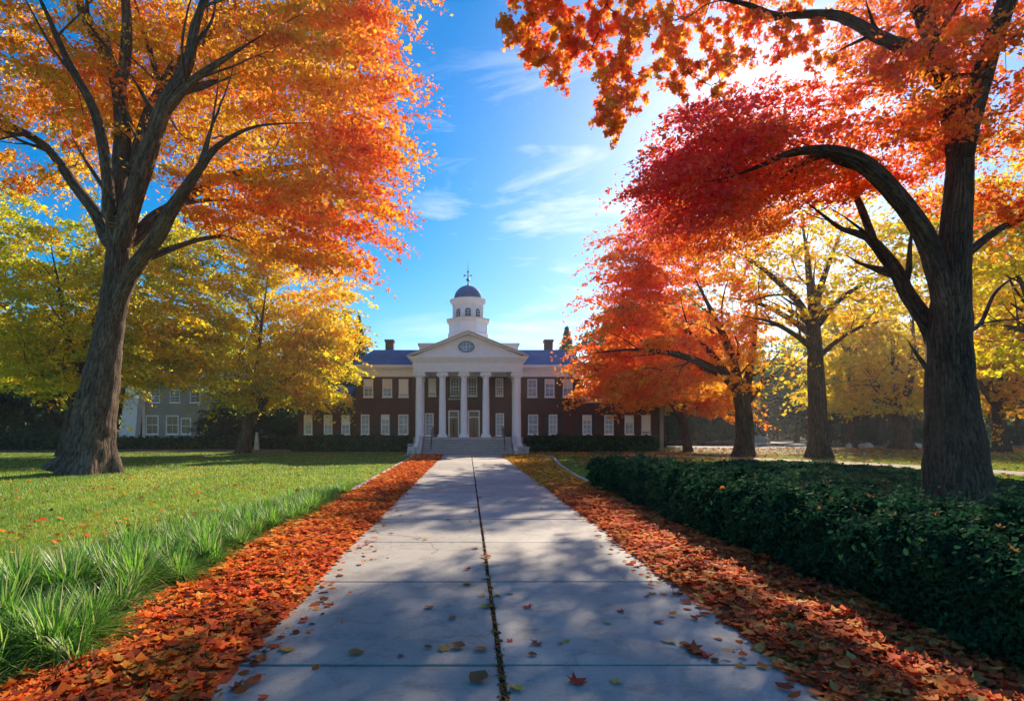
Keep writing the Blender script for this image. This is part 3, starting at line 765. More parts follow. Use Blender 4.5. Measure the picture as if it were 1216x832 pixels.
# oval window in the tympanum
oz, ox = Z60(411.5, 53.5), (553.8 - CX) * 53.5 / FPX
m = MB(); n = 36
for (ra, rb, ya, yb) in ((0.74, 0.52, 53.46, 53.55),):
    rings = []
    for (k1, yy) in ((1.0, 53.55), (1.0, 53.45), (0.82, 53.45), (0.82, 53.55)):
        rings.append([m.bm.verts.new((ox + ra*k1*math.cos(2*math.pi*i/n), yy, oz + rb*k1*math.sin(2*math.pi*i/n))) for i in range(n)])
    for a, b in zip(rings[:-1], rings[1:]):
        for i in range(n): m.bm.faces.new([a[i], a[(i+1) % n], b[(i+1) % n], b[i]])
ov = m.build('oval_window', M['green_glass'], ped)
m = MB(); m.prism([(ox + 0.62*math.cos(2*math.pi*i/n), oz + 0.43*math.sin(2*math.pi*i/n)) for i in range(n)], 53.50, 53.54); m.build('pane', M['glass'], ov)
m = MB(); m.box(ox - 0.02, ox + 0.02, 53.47, 53.495, oz - 0.42, oz + 0.42); m.box(ox - 0.6, ox + 0.6, 53.472, 53.497, oz - 0.02, oz + 0.02)
for a in (-0.3, 0.3): m.box(ox + a - 0.012, ox + a + 0.012, 53.475, 53.494, oz - 0.37, oz + 0.37)
m.build('glazing_bars', M['white'], ov)
# attic block and cupola
MB().box(-5.2, 5.3, 62.6, 67.0, 8.7, 11.15).box(-5.35, 5.45, 62.45, 67.1, 11.15, 11.35).build('attic', M['white'], hall)
CU = (X60(555.8, 66.5), 66.5)
zz = lambda py: Z60(py, 66.5)
cu = MB().lathe((CU[0], CU[1], 0), [(2.42, 10.9), (2.42, zz(398)), (2.30, zz(397)), (2.30, zz(384.5))], 8, R(22.5)).build('cupola', M['white'], hall)
cu['label'] = 'white eight-sided cupola with dark dome'
MB().lathe((CU[0], CU[1], 0), [(2.36, zz(384.4)), (2.50, zz(383)), (2.58, zz(382)), (2.58, zz(380.6)), (2.2, zz(380.4))], 8, R(22.5)).build('cupola_ledge', M['trim'], cu)
m = MB(); m.lathe((CU[0], CU[1], 0), [(1.62, zz(380.3)), (1.62, zz(363.5))], 8, R(22.5)); lt = m.build('lantern', M['white'], cu)
for i in range(8):
    a = R(22.5 + 45 * i)
    MB().tube([(CU[0] + 1.72*math.cos(a), CU[1] + 1.72*math.sin(a), zz(380.2)), (CU[0] + 1.72*math.cos(a), CU[1] + 1.72*math.sin(a), zz(364))], 0.14, 12).build('lantern_column', M['white'], cu)
    a = R(45 * i); d = 1.62 * math.cos(R(22.5)); u = Vector((-math.sin(a), math.cos(a), 0)); nn = Vector((math.cos(a), math.sin(a), 0)); c0 = Vector((CU[0], CU[1], 0)) + nn * (d + 0.01)
    z0, z1 = zz(378.2), zz(368.6); hwid = 0.33
    def arch(w, z0, z1, off, thick):
        mm = MB(); pts = [(-w, z0), (w, z0), (w, z1 - w)] + [(w*math.cos(t), z1 - w + w*math.sin(t)) for t in np.linspace(0.2, math.pi - 0.2, 9)] + [(-w, z1 - w)]
        A = [mm.bm.verts.new(c0 + u*p + nn*off + Vector((0, 0, q))) for p, q in pts]; B = [mm.bm.verts.new(c0 + u*p + nn*(off + thick) + Vector((0, 0, q))) for p, q in pts]
        mm.bm.faces.new(A); mm.bm.faces.new(B[::-1])
        for j in range(len(pts)): mm.bm.faces.new([A[j], B[j], B[(j+1) % len(pts)], A[(j+1) % len(pts)]])
        return mm
    w_ = arch(0.40, z0 - 0.06, z1 + 0.07, 0.0, 0.03).build('arched_window', M['white'], cu)
    arch(0.32, z0, z1, 0.032, 0.012).build('pane', M['glassdark'], w_)
    mm = MB()
    for k in (0.33, 0.66):
        p = c0 + nn*0.05; q = z0 + (z1 - z0)*k; mm.tube([p - u*0.31 + Vector((0,0,q)), p + u*0.31 + Vector((0,0,q))], 0.018, 4)
    p = c0 + nn*0.05; mm.tube([p + Vector((0,0,z0)), p + Vector((0,0,z1 - 0.03))], 0.018, 4); mm.build('glazing_bars', M['white'], w_)
MB().lathe((CU[0], CU[1], 0), [(1.72, zz(363.9)), (1.86, zz(362)), (1.9, zz(360.5)), (2.02, zz(359.5)), (2.08, zz(357.2)), (1.62, zz(356.6))], 32).build('dome_cornice', M['white'], cu, smooth=True)
dr = 1.60; db = zz(356.5); dh = zz(339.8) - db
dome = MB().lathe((CU[0], CU[1], 0), [(dr, db)] + [(dr*math.cos(t), db + 0.06 + dh*math.sin(t)) for t in np.linspace(0, math.pi/2 - 0.06, 12)], 32).build('dome', M['slate'], cu, smooth=True)
MB().lathe((CU[0], CU[1], 0), [(dr + 0.05, db - 0.005), (dr + 0.07, db + 0.10), (dr + 0.005, db + 0.16)], 32).build('dome_band', M['green_glass'], dome, smooth=True)
zt = db + dh
fin = MB().lathe((CU[0], CU[1], 0), [(0.22, zt - 0.05), (0.16, zt + 0.12), (0.07, zt + 0.2), (0.06, zt + 0.5), (0.17, zt + 0.62), (0.20, zt + 0.74), (0.15, zt + 0.86), (0.05, zt + 0.95), (0.045, zt + 1.5), (0.12, zt + 1.58), (0.12, zt + 1.68), (0.035, zt + 1.75), (0.015, zt + 2.75)], 12).build('finial', M['metal'], cu, smooth=True)
MB().box(CU[0] - 0.35, CU[0] + 0.28, CU[1] - 0.015, CU[1] + 0.015, zt + 1.18, zt + 1.22).prism([(CU[0] + 0.28, zt + 1.10), (CU[0] + 0.5, zt + 1.20), (CU[0] + 0.28, zt + 1.30)], CU[1] - 0.014, CU[1] + 0.014).prism([(CU[0] - 0.5, zt + 1.34), (CU[0] - 0.30, zt + 1.24), (CU[0] - 0.30, zt + 1.16), (CU[0] - 0.5, zt + 1.06)], CU[1] - 0.014, CU[1] + 0.014).build('weathervane', M['metal'], fin)

# portico doors and windows
def door(px0, px1, py0, label):
    x0, x1 = X60(px0), X60(px1); z0, z1 = FZ + 0.004, Z60(py0); f = 0.14; Y = FY
    m = MB(); m.box(x0, x0 + f, Y - 0.12, Y, z0, z1); m.box(x1 - f, x1, Y - 0.12, Y, z0, z1); m.box(x0 + f, x1 - f, Y - 0.12, Y, z1 - f, z1)
    m.box(x0 + f, x1 - f, Y - 0.10, Y - 0.002, z1 - 0.75, z1 - 0.65)
    d = m.build('door_frame', M['white'], hall); d['label'] = label
    MB().box(x0 + f + 0.002, x1 - f - 0.002, Y - 0.03, Y - 0.01, z1 - 0.648, z1 - f - 0.002).build('transom_pane', M['glassdark'], d)
    xm = (x0 + x1) / 2
    for a, b in ((x0 + f + 0.005, xm - 0.01), (xm + 0.01, x1 - f - 0.005)):
        m = MB(); zt = z1 - 0.755; m.box(a, a + 0.09, Y - 0.07, Y - 0.006, z0, zt); m.box(b - 0.09, b, Y - 0.07, Y - 0.006, z0, zt); m.box(a + 0.09, b - 0.09, Y - 0.07, Y - 0.006, z0, z0 + 0.3); m.box(a + 0.09, b - 0.09, Y - 0.07, Y - 0.006, zt - 0.1, zt)
        m.box((a + b)/2 - 0.012, (a + b)/2 + 0.012, Y - 0.065, Y - 0.0301, z0 + 0.3, zt - 0.1)
        lf = m.build('door_leaf', M['wood'], d)
        MB().box(a + 0.092, b - 0.092, Y - 0.03, Y - 0.012, z0 + 0.302, zt - 0.102).build('pane', M['glassdark'], d)
    MB().tube([(xm - 0.06, Y - 0.11, z0 + 1.0), (xm - 0.06, Y - 0.11, z0 + 1.25)], 0.015).tube([(xm + 0.06, Y - 0.11, z0 + 1.0), (xm + 0.06, Y - 0.11, z0 + 1.25)], 0.015).build('handle', M['metal'], d)
door(532.4, 545.4, 487, 'left of the two glazed brown entrance doors'); door(555.6, 569.8, 487, 'right of the two glazed brown entrance doors')
for px in (510, 593.5): window(hall, X60(px), FZ + 0.12, Z60(490.5), 0.85, rows=6, glass='glass')
for px in (513.4, 593): window(hall, X60(px), Z60(470), Z60(449), 0.78, rows=6, cols=3)
for px in (540, 561): window(hall, X60(px), Z60(470), Z60(448), 0.95, rows=6, cols=3, glass='glassdark')
bal = MB().box(X60(532), X60(548), FY - 0.75, FY - 0.002, Z60(474.8), Z60(473.3)).build('balcony', M['stone'], hall)
m = MB(); xa, xb = X60(532.3), X60(547.7); zb_ = Z60(473.25)
for i in range(12):
    x = xa + (xb - xa) * i / 11; m.tube([(x, FY - 0.7, zb_), (x, FY - 0.7, zb_ + 0.5)], 0.015, 5)
m.tube([(xa, FY - 0.01, zb_ + 0.52), (xa, FY - 0.7, zb_ + 0.52), (xb, FY - 0.7, zb_ + 0.52), (xb, FY - 0.01, zb_ + 0.52)], 0.025, 6); m.build('railing', M['metal'], bal)
for x in (-3.2, 3.15):
    m = MB(); m.tube([(x, 50.6, 0.3), (x, 50.6, 1.12), (x, 52.9, FZ + 0.95), (x, 54.3, FZ + 0.95), (x, 54.3, FZ)], 0.035, 6)
    m.tube([(x, 52.9, FZ), (x, 52.9, FZ + 0.95)], 0.03, 6); m.tube([(x, 51.7, 0.7), (x, 51.7, 1.62)], 0.03, 6); m.build('handrail', M['metal'], hall)

# white garden chair beside the steps
t = empty('garden_chair', (-4.95, 50.6, 0), 'small white metal garden chair at the left foot of the steps', 'chair')
for sx in (-0.24, 0.24):
    for sy in (-0.22, 0.22): MB().tube([(sx, sy, 0.0), (sx*0.92, sy*0.92, 0.44)], 0.022, 6).build('leg', M['white'], t)
MB().box(-0.27, 0.27, -0.26, 0.26, 0.44, 0.475, 0.01).build('seat', M['white'], t)
m = MB(); m.tube([(-0.25, 0.25, 0.48), (-0.25, 0.32, 0.9), (0.25, 0.32, 0.9), (0.25, 0.25, 0.48)], 0.022, 6)
for i in range(5): x = -0.17 + i*0.085; m.tube([(x, 0.255, 0.48), (x, 0.32, 0.9)], 0.012, 5)
m.build('backrest', M['white'], t)

# ================================================================== PALE HOUSE on the left
HY = 72.0
house = empty('pale_house', (0, 0, 0), 'grey sided two storey house with tall white tapered chimney', 'building')
hx0, hx1 = X60(169, HY), X60(302, HY)
MB().box(hx0, hx1, HY, HY + 9, 0, 8.3).build('wall', M['siding'], house)
MB().box(hx0 - 0.05, hx1 + 0.05, HY - 0.06, HY + 9.05, 0, 0.7).build('plinth', M['stone'], house)
MB().prism_yz([(HY - 0.6, 8.31), (HY - 0.6, 8.5), (HY + 4.5, 12.2), (HY + 9.6, 8.5), (HY + 9.6, 8.31)], hx0 - 0.4, hx1 + 0.4).build('roof', M['slate'], house)
xa0, xa1, xb0, xb1 = X60(147, HY), X60(166.3, HY), X60(157, HY), X60(172, HY)
MB().prism([(xa0, 1.2), (xa1, 1.2), (xb1, 8.1), (xb0, 8.1)], HY - 1.1, HY - 0.01).box(xb0 + 0.1, xb1 - 0.1, HY - 0.9, HY - 0.1, 8.1, 13.4).build('chimney', M['white'], house)
MB().box(xa0 + 0.1, xa1 - 0.05, HY - 1.0, HY - 0.07, 0, 1.198).build('chimney_base', M['shutter'], house)
for px in (181, 205): window(house, X60(px, HY), Z60(515.5, HY), Z60(493, HY), 1.55, Y=HY, glass='glassdark', rows=2, fr=0.13)
window(house, X60(221, HY), Z60(515.5, HY), Z60(496, HY), 1.25, Y=HY, glass='glassdark', rows=2, fr=0.13)
for px in (184, 208, 232): window(house, X60(px, HY), Z60(478, HY), Z60(463, HY), 1.25, Y=HY, glass='glassdark')
MB().box(hx0 + 0.02, hx0 + 0.34, HY - 0.08, HY, 0.71, 8.29).build('corner_board', M['white'], house)

# blue bench in front of the house
t = empty('garden_bench', (X60(216.5, 70.6), 70.6, 0), 'blue garden bench under the ground floor windows of the grey house', 'bench')
for sx in (-0.62, 0.62):
    MB().tube([(sx, -0.25, 0), (sx, -0.25, 0.75)], 0.04, 6).build('leg', M['blue'], t); MB().tube([(sx, 0.25, 0), (sx, 0.3, 1.5)], 0.04, 6).build('leg', M['blue'], t)
m = MB()
for i in range(5): m.box(-0.7, 0.7, -0.28 + i*0.11, -0.19 + i*0.11, 0.62, 0.66)
m.build('seat', M['blue'], t)
m = MB()
for i in range(6): m.box(-0.6, 0.6, 0.235, 0.262, 0.78 + i*0.12, 0.875 + i*0.12)
m.build('backrest', M['blue'], t)
# white pointed garden post under the yellow tree
t = MB().prism([(X60(302, 64), 0), (X60(308, 64), 0), (X60(305.8, 64), 1.9), (X60(304.4, 64), 1.9)], 63.8, 64.2).build('garden_post', M['stone'])
tag(t, 'narrow white tapering stone post in the bed right of the grey house', 'post')

# pale boulders by the pond and on the far lawn
def rock(name, loc, s, label, seed):
    m = MB(); bmesh.ops.create_icosphere(m.bm, subdivisions=3, radius=1.0)
    sn = SNoise(1.6, seed); sn2 = SNoise(0.6, seed + 3)
    for v in m.bm.verts:
        p = np.array([v.co[:]]); k = 1 + 0.22*sn(p)[0] + 0.08*sn2(p)[0]; v.co *= k
        v.co.x *= s[0]; v.co.y *= s[1]; v.co.z = max(v.co.z * s[2], -0.3*s[2])
    o = m.build(name, M['stone']); o.location = (loc[0], loc[1], 0.25*s[2]); return tag(o, label, 'boulder', 'pale boulders around the pond')
bl = ['largest pale boulder on the far bank of the pond', 'pale boulder right behind the largest one on the pond bank', 'low pale boulder on the near bank of the pond', 'flat pale boulder on near bank close to the dark tall trunk',
      'small pale boulder on the lawn between two far trunks', 'pale low boulder left of the thick golden tree', 'pale boulder at the right foot of the thick golden tree']
for i, (px, Y, s) in enumerate([(899, 103, (1.5, 0.9, 1.1)), (908, 102.5, (1.0, 0.8, 0.8)), (893, 80, (0.7, 0.5, 0.35)), (946, 76.5, (1.4, 0.7, 0.35)), (1008, 71, (0.35, 0.3, 0.5)), (1029, 72, (0.8, 0.5, 0.5)), (1086, 73, (0.9, 0.6, 0.5))]):
    rock('boulder', (X60(px, Y), Y), s, bl[i], 40 + i)

# ================================================================== HERO TREES
# left: tall orange maple
Y = 28.0
sk = Skeleton()
sk.limb(L(Y, (101, 563, 54, 0), (106, 545, 53, 0), (112, 500, 50, 0), (121, 445, 45, 0), (130, 390, 41, 0), (137, 340, 40, 0), (140, 305, 40, 0), (142, 280, 35, 0)), 0.25)
TL0 = len(sk.P) - 6
for rows in (
    [(139, 283, 30, 0), (138, 250, 27, .2), (141, 210, 25, .4), (146, 170, 22, .6), (141, 110, 18, 1), (126, 65, 15, 1.5), (104, 25, 13, 2), (90, -10, 11, 2.4), (70, -80, 7, 3), (55, -150, 3, 3.4)],
    [(142, 112, 13, 1), (149, 70, 12, .8), (151, 25, 11, .6), (149, -20, 9, .3), (160, -90, 6, 0), (168, -160, 3, 0)],
    [(146, 285, 30, -.2), (153, 250, 27, -.5), (165, 215, 25, -.9), (180, 170, 22, -1.3), (195, 128, 19, -1.8), (222, 78, 14, -2.2), (232, 30, 12, -2.4), (244, -5, 11, -2.6), (258, -70, 7, -2.8), (270, -140, 3, -3)],
    [(160, 200, 16, 0.5), (172, 150, 15, 1), (188, 113, 14, 1.6), (222, 62, 12, 2.2), (279, 28, 9, 3), (355, 2, 6, 3.6), (420, -25, 3, 4)],
    [(200, 128, 12, -1.8), (230, 95, 9, -2.6), (262, 73, 7, -3.2), (316, 39, 3, -4)],
    [(205, 118, 8, -1.8), (240, 100, 6, -1), (283, 92, 3, 0)],
    [(136, 385, 20, 0), (144, 350, 25, -.4), (160, 318, 24, -.9), (187, 280, 20, -1.8), (203, 250, 17, -2.4), (218, 228, 14, -3), (240, 196, 11, -3.6), (262, 171, 9, -4.1), (305, 150, 6, -4.6), (370, 146, 3, -5)],
    [(158, 285, 16, .4), (180, 262, 15, .8), (209, 243, 13, 1.2), (240, 222, 11, 1.6), (270, 209, 10, 2), (323, 201, 8, 2.6), (379, 195, 6, 3), (440, 173, 4, 3.4), (478, 160, 2, 3.6)],
    [(128, 285, 17, .3), (115, 255, 14, .6), (87, 218, 12, 1), (66, 188, 10, 1.3), (46, 168, 9, 1.6), (0, 144, 7, 2.2), (-60, 122, 3, 3)],
    [(130, 262, 15, -.6), (127, 205, 13, -1.3), (113, 135, 11, -2), (80, 72, 9, -2.7), (55, 15, 7, -3.2), (18, -60, 4, -3.8)],
    [(155, 315, 9, 1), (190, 300, 7, 1.5), (244, 283, 5, 2.2), (280, 284, 4, 2.8), (314, 312, 2, 3.2)],
    [(215, 242, 5, 1.2), (262, 237, 5, 2), (305, 252, 4, 2.6), (349, 276, 3, 3), (400, 310, 2, 3.3)],
    [(190, 105, 7, 1.5), (178, 60, 6, 2), (165, 20, 5, 2.5), (150, -40, 3, 3)],
    [(62, 182, 6, 1.4), (30, 160, 4, 0.6), (-20, 172, 2, 0)],
): sk.limb(L(Y, *rows), 0.4)
def E(Y, px, py, rx, ry, rd, n, mind=0.0, p=0.3, dy=0.0, tilt=0.0, zmin=None, open_=None):
    c = at(px, py, Y + dy); k = (Y + dy) / FPX
    A = ell(c, (rx * k, rd, ry * k), n, mind, p, zmin, tilt)
    if open_ is not None:      # fewer sprays on the near side, so that the limbs show through
        A = [q for q in A if not (q[1] < c[1] - open_ * rd and abs(q[0] - c[0]) < 0.8 * rx * k)]
    return A
A = (E(Y, 225, 0, 235, 175, 9.5, 240, 0.9, dy=1, open_=0.0) + E(Y, 385, 105, 84, 84, 4.5, 58, 0.7, dy=1) + E(Y, 378, 258, 74, 62, 3.5, 48, 0.6, dy=1) +
     E(Y, 25, 110, 120, 100, 6.5, 70, 0.9, dy=1, open_=0.1) + E(Y, 290, 235, 85, 42, 3.5, 26, 0.7, dy=2) + E(Y, 200, 60, 190, 110, 5, 70, 0.9, p=0.5, dy=4) + E(Y, 425, 15, 45, 35, 3, 14, 0.5) + E(Y, 425, 180, 50, 40, 3, 20, 0.5) + E(Y, -80, 60, 110, 140, 7, 30, 1.2))
sk.sprout(46, 0.07, 0.40, 4.2, TL0)
sk.grow(A, 0.7, start=TL0)
org = np.array([*at(145, 200, Y)])
tips = sk.tips()
P, Nn, sz, hd = foliage(tips, 350, 1.2, 0.185, T_DIAMOND, org, flat=0.22, elong=1.9)
edge = np.clip((P[:, 0] - at(400, 0, Y)[0]) / 6, 0, 0.3) + np.clip((at(0, 200, Y)[2] - P[:, 2]) / 14, 0, 0.15) - 0.33
col = palette(P, ORANGE, 11, 4.0, 0.30, edge)
tree_obj('maple_tree', at(101, 562, Y) * [1, 1, 0], sk, [(P, Nn, sz, hd, T_DIAMOND, col, 0.12)], M['bark_l'], M['leaf'],
         'tall orange maple with thick grey trunk on the left lawn', mesh_kw=dict(rt=0.021, ex=0.46, flare=(0.55, 0.7, 5, 0.6), lump=0.06, seed=3, ring_scale=1.3))

# right: red maple rising out of the ground cover
Y = 14.0
sk = Skeleton()
sk.limb(L(Y, (1139, 625, 78, 0), (1138, 597, 74, 0), (1134, 540, 69, 0), (1130, 480, 65, 0), (1128, 420, 62, 0), (1129, 370, 59, 0), (1133, 310, 56, 0), (1137, 250, 53, 0), (1140, 200, 51, 0), (1141, 168, 49, 0)), 0.15)
TL0 = len(sk.P) - 4
for rows in (
    [(1139, 178, 44, .0), (1132, 140, 42, .2), (1122, 90, 38, .4), (1104, 40, 33, .7), (1086, 0, 29, 1), (1068, -60, 22, 1.3), (1050, -140, 14, 1.6), (1030, -230, 6, 2)],
    [(1143, 182, 42, -.1), (1154, 135, 37, -.3), (1168, 85, 33, -.5), (1182, 40, 30, -.7), (1196, 0, 27, -.9), (1222, -80, 20, -1.2), (1250, -170, 11, -1.5), (1275, -260, 5, -1.8)],
    [(1126, 400, 26, 0), (1121, 360, 34, -.05), (1114, 328, 34, -.15), (1106, 298, 31, -.3), (1090, 265, 28, -.5), (1066, 234, 25, -.6), (1036, 203, 22, -.7), (1005, 184, 18, -.8), (970, 178, 15, -.9), (935, 183, 12, -1), (900, 198, 9, -1), (868, 210, 6, -1.1), (838, 216, 3, -1.2)],
    [(1126, 470, 22, 0), (1118, 435, 27, .2), (1110, 405, 28, .35), (1097, 378, 25, .5), (1078, 350, 21, .8), (1064, 322, 18, 1), (1050, 303, 16, 1.2), (1030, 281, 13, 1.4), (1000, 272, 9, 1.6), (978, 256, 7, 1.8), (955, 238, 3, 2)],
    [(1038, 288, 9, 1.3), (1024, 250, 8, 1.7), (1014, 225, 7, 2), (1008, 195, 5, 2.3), (1012, 150, 3, 2.7)],
    [(1120, 95, 22, .2), (1098, 66, 18, -.2), (1075, 57, 16, -.6), (1046, 45, 14, -1), (1020, 30, 12, -1.4), (995, 19, 11, -1.7), (960, 17, 9, -2), (924, 19, 7, -2.3), (889, 6, 6, -2.7), (850, -4, 5, -3), (800, -25, 4.5, -3.4), (740, -35, 4, -3.7), (680, -25, 3, -3.9), (635, 0, 2, -4)],
    [(1150, 300, 12, .2), (1164, 288, 10, .4), (1190, 270, 8, .8), (1216, 258, 7, 1.2), (1260, 235, 4, 1.7)],
    [(1142, 395, 9, .4), (1164, 384, 5, .8), (1180, 350, 4, 1.2), (1200, 332, 3, 1.6), (1230, 320, 2, 2)],
    [(985, 180, 10, -.8), (950, 195, 9, 1), (910, 222, 7.5, 3.5), (870, 245, 6, 6.5), (830, 262, 4, 9)],
    [(1110, 20, 14, 1), (1080, -30, 11, 1.8), (1000, -70, 8, 2.4), (900, -110, 5, 3)],
): sk.limb(L(Y, *rows), 0.22)
A1 = (E(Y, 965, 165, 175, 50, 2.6, 84, 0.35, tilt=0.10, dy=0.8, open_=0.3) + E(Y, 855, 190, 75, 45, 1.8, 30, 0.3, tilt=-0.35) + E(Y, 815, 228, 48, 45, 1.3, 20, 0.3) + E(Y, 1060, 130, 100, 65, 2.4, 34, 0.35) +
      E(Y, 862, 262, 62, 42, 4.5, 60, 0.5, dy=9, tilt=-0.15) + E(Y, 905, 235, 55, 38, 3.0, 22, 0.5, dy=5) +
      E(Y, 1195, 70, 65, 130, 2.6, 46, 0.4, dy=1) + E(Y, 1080, 20, 95, 45, 2.6, 24, 0.4, dy=1.5) + E(Y, 800, 250, 34, 26, 2.0, 24, 0.4, dy=10) + E(Y, 1180, 230, 45, 60, 2, 14, 0.4, dy=1.5) +
      E(Y, 1080, -120, 230, 80, 4, 46, 0.7, dy=1) + E(Y, 1230, -80, 110, 130, 3.4, 24, 0.7))
sk.sprout(44, 0.035, 0.25, 1.9, TL0, step=0.2)
sk.grow(A1, 0.35, start=TL0, wig=0.12)
nA = len(A1)
# overhanging sprays that droop from the long upper limb
H = []
Yh = 10.6
def hang(px, py0, py1, w, n, dy=0.0):
    for i in range(n):
        t = (i + 0.5) / n
        H.append(at(px + rng.normal() * w * 0.45, py0 + (py1 - py0) * t, Yh + dy + rng.normal() * 0.35))
for a in ((624, -5, 60, 12, 6), (612, 35, 52, 5, 2), (640, 5, 78, 16, 7), (664, 0, 55, 16, 5), (660, 55, 103, 8, 4), (690, 0, 60, 16, 5), (720, 0, 100, 22, 10), (745, 15, 108, 20, 9), (738, 95, 135, 14, 5), (722, 120, 158, 9, 5), (756, -10, 40, 14, 3),
          (795, 0, 60, 16, 6, 0.3), (805, 50, 100, 15, 6, 0.3), (813, 85, 106, 8, 2, .3), (830, 0, 40, 18, 4, 0.6), (865, 10, 90, 16, 6, 0.8), (843, 60, 110, 8, 3, .8), (895, 10, 70, 20, 5, 1), (930, 10, 60, 24, 5, 1.2), (970, 20, 80, 24, 5, 1.6),
          (700, -60, -10, 60, 9), (820, -60, -10, 60, 9, .5), (640, -50, 0, 30, 5)): hang(*a)
n0 = len(sk.P)
sk.grow(H, 0.22, start=n0 - 1 if False else TL0, wig=0.10, down=1.0, sag=0.05)
tips = sk.tips(); t1 = tips[:nA]; t2 = np.array(H)
org = at(1135, 120, Y)
P, Nn, sz, hd = foliage(t1, 310, 0.60, 0.10, T_DIAMOND, org, flat=0.30, elong=1.8, droop=0.2)
bias = np.clip((P[:, 0] - at(950, 0, Y)[0]) / 8, -0.25, 0.25) - 0.05
col = palette(P, RED, 21, 2.2, 0.35, bias + 0.03)
P2, N2, s2, h2 = foliage(t2, 105, 0.235, 0.088, T_MAPLE, at(760, -200, Yh), flat=0.9, elong=1.0, droop=0.1, up=0.2, sub=6)
c2 = palette(P2, [(0.80, 0.11, 0.10), (0.84, 0.18, 0.04), (0.86, 0.28, 0.03), (0.88, 0.40, 0.03), (0.88, 0.54, 0.05)], 31, 0.8, 0.35, np.full(len(P2), -0.02))
tree_obj('maple_tree', (*(at(1139, 597, Y)[:2]), 0.0), sk, [(P, Nn, sz, hd, T_DIAMOND, col, 0.12), (P2, N2, s2, h2, T_MAPLE, c2, 0.15)], M['bark_r'], M['leaf'],
         'red maple with thick dark forked trunk rising from the ground cover', mesh_kw=dict(rt=0.0055, ex=0.45, flare=(0.06, 0.5, 6, 0.2), lump=0.05, seed=9, ring_scale=1.6))

# ------------------------------------------------------------------ middle distance trees
def mid_tree(name, Y, base, limbs, A, palette_cols, label, per=200, rad=1.5, size=0.3, seed=1, bias=0.0, rt=0.02, ex=0.43, flare=(0.35, 0.5, 5, 0.3), bark='bark_far', flat=0.3, elong=1.8, jit=0.22, scale=5.0, biasf=None, org=None, trans='leaf', group=None, zb=0.0):
    sk = Skeleton()
    for i, rows in enumerate(limbs): sk.limb(L(Y, *rows), 0.5)
    s0 = max(0, int(len(catmull(L(Y, *limbs[0]), 0.5)) * 0.72))
    sk.sprout(26, 0.05, 0.6, 4.0, s0 + 2)
    sk.grow(A, 1.0, start=s0)
    tips = sk.tips(); o = at(*org, Y) if org else sk.P[s0]
    P, Nn, sz, hd = foliage(tips, per, rad, size, T_DIAMOND, o, flat=flat, elong=elong)
    b = bias + (biasf(P) if biasf else 0)
    col = palette(P, palette_cols, seed, scale, jit, b * np.ones(len(P)))
    return tree_obj(name, (at(*base, Y)[0], Y, zb), sk, [(P, Nn, sz, hd, T_DIAMOND, col, 0.12)], M[bark], M[trans], label, group=group, mesh_kw=dict(rt=rt, ex=ex, flare=flare, lump=0.06, seed=seed))

# red-orange tree right of the hall
Y = 46.0
mid_tree('maple_tree', Y, (883, 541), [
    [(884, 543, 22, 0), (885, 520, 20, 0), (884, 495, 19, 0), (880, 470, 17, 0), (876, 455, 15, 0)],
    [(880, 468, 13, 0), (862, 448, 11, -1), (835, 432, 9, -2), (800, 420, 7, -3), (750, 415, 5, -3), (700, 420, 3, -3)],
    [(884, 470, 12, 0), (890, 440, 9, 1), (895, 400, 7, 1.5), (900, 350, 4, 2)],
    [(878, 460, 12, 0), (868, 420, 9, 0), (850, 380, 7, -1), (825, 330, 5, -2)],
    [(887, 478, 9, 0), (905, 455, 7, 1), (925, 440, 5, 2)],
    [(866, 450, 8, -1), (845, 420, 7, 0), (800, 380, 5, 1), (760, 350, 3, 2)]],
    E(Y, 815, 385, 108, 88, 6.5, 130, 1.0, tilt=-0.25, open_=0.1) + E(Y, 755, 420, 60, 55, 4, 54, 0.9) + E(Y, 762, 462, 60, 22, 4, 24, 0.9) + E(Y, 780, 302, 52, 48, 3.5, 40, 0.9) + E(Y, 860, 405, 50, 40, 4, 16, 1.2) + E(Y, 712, 450, 22, 38, 2.5, 10, 0.9) + E(Y, 742, 345, 30, 45, 3, 24, 0.9) + E(Y, 840, 455, 40, 16, 3, 10, 0.9),
    REDOR, 'wide red orange maple spreading low in front of the hall right wing', per=215, rad=1.3, size=0.25, seed=41, biasf=lambda P: np.clip((P[:, 2] - 12) / -30, -0.2, 0.3) + np.clip((P[:, 0] - 14) / 30, -0.05, 0.35), org=(880, 460), flat=0.25)

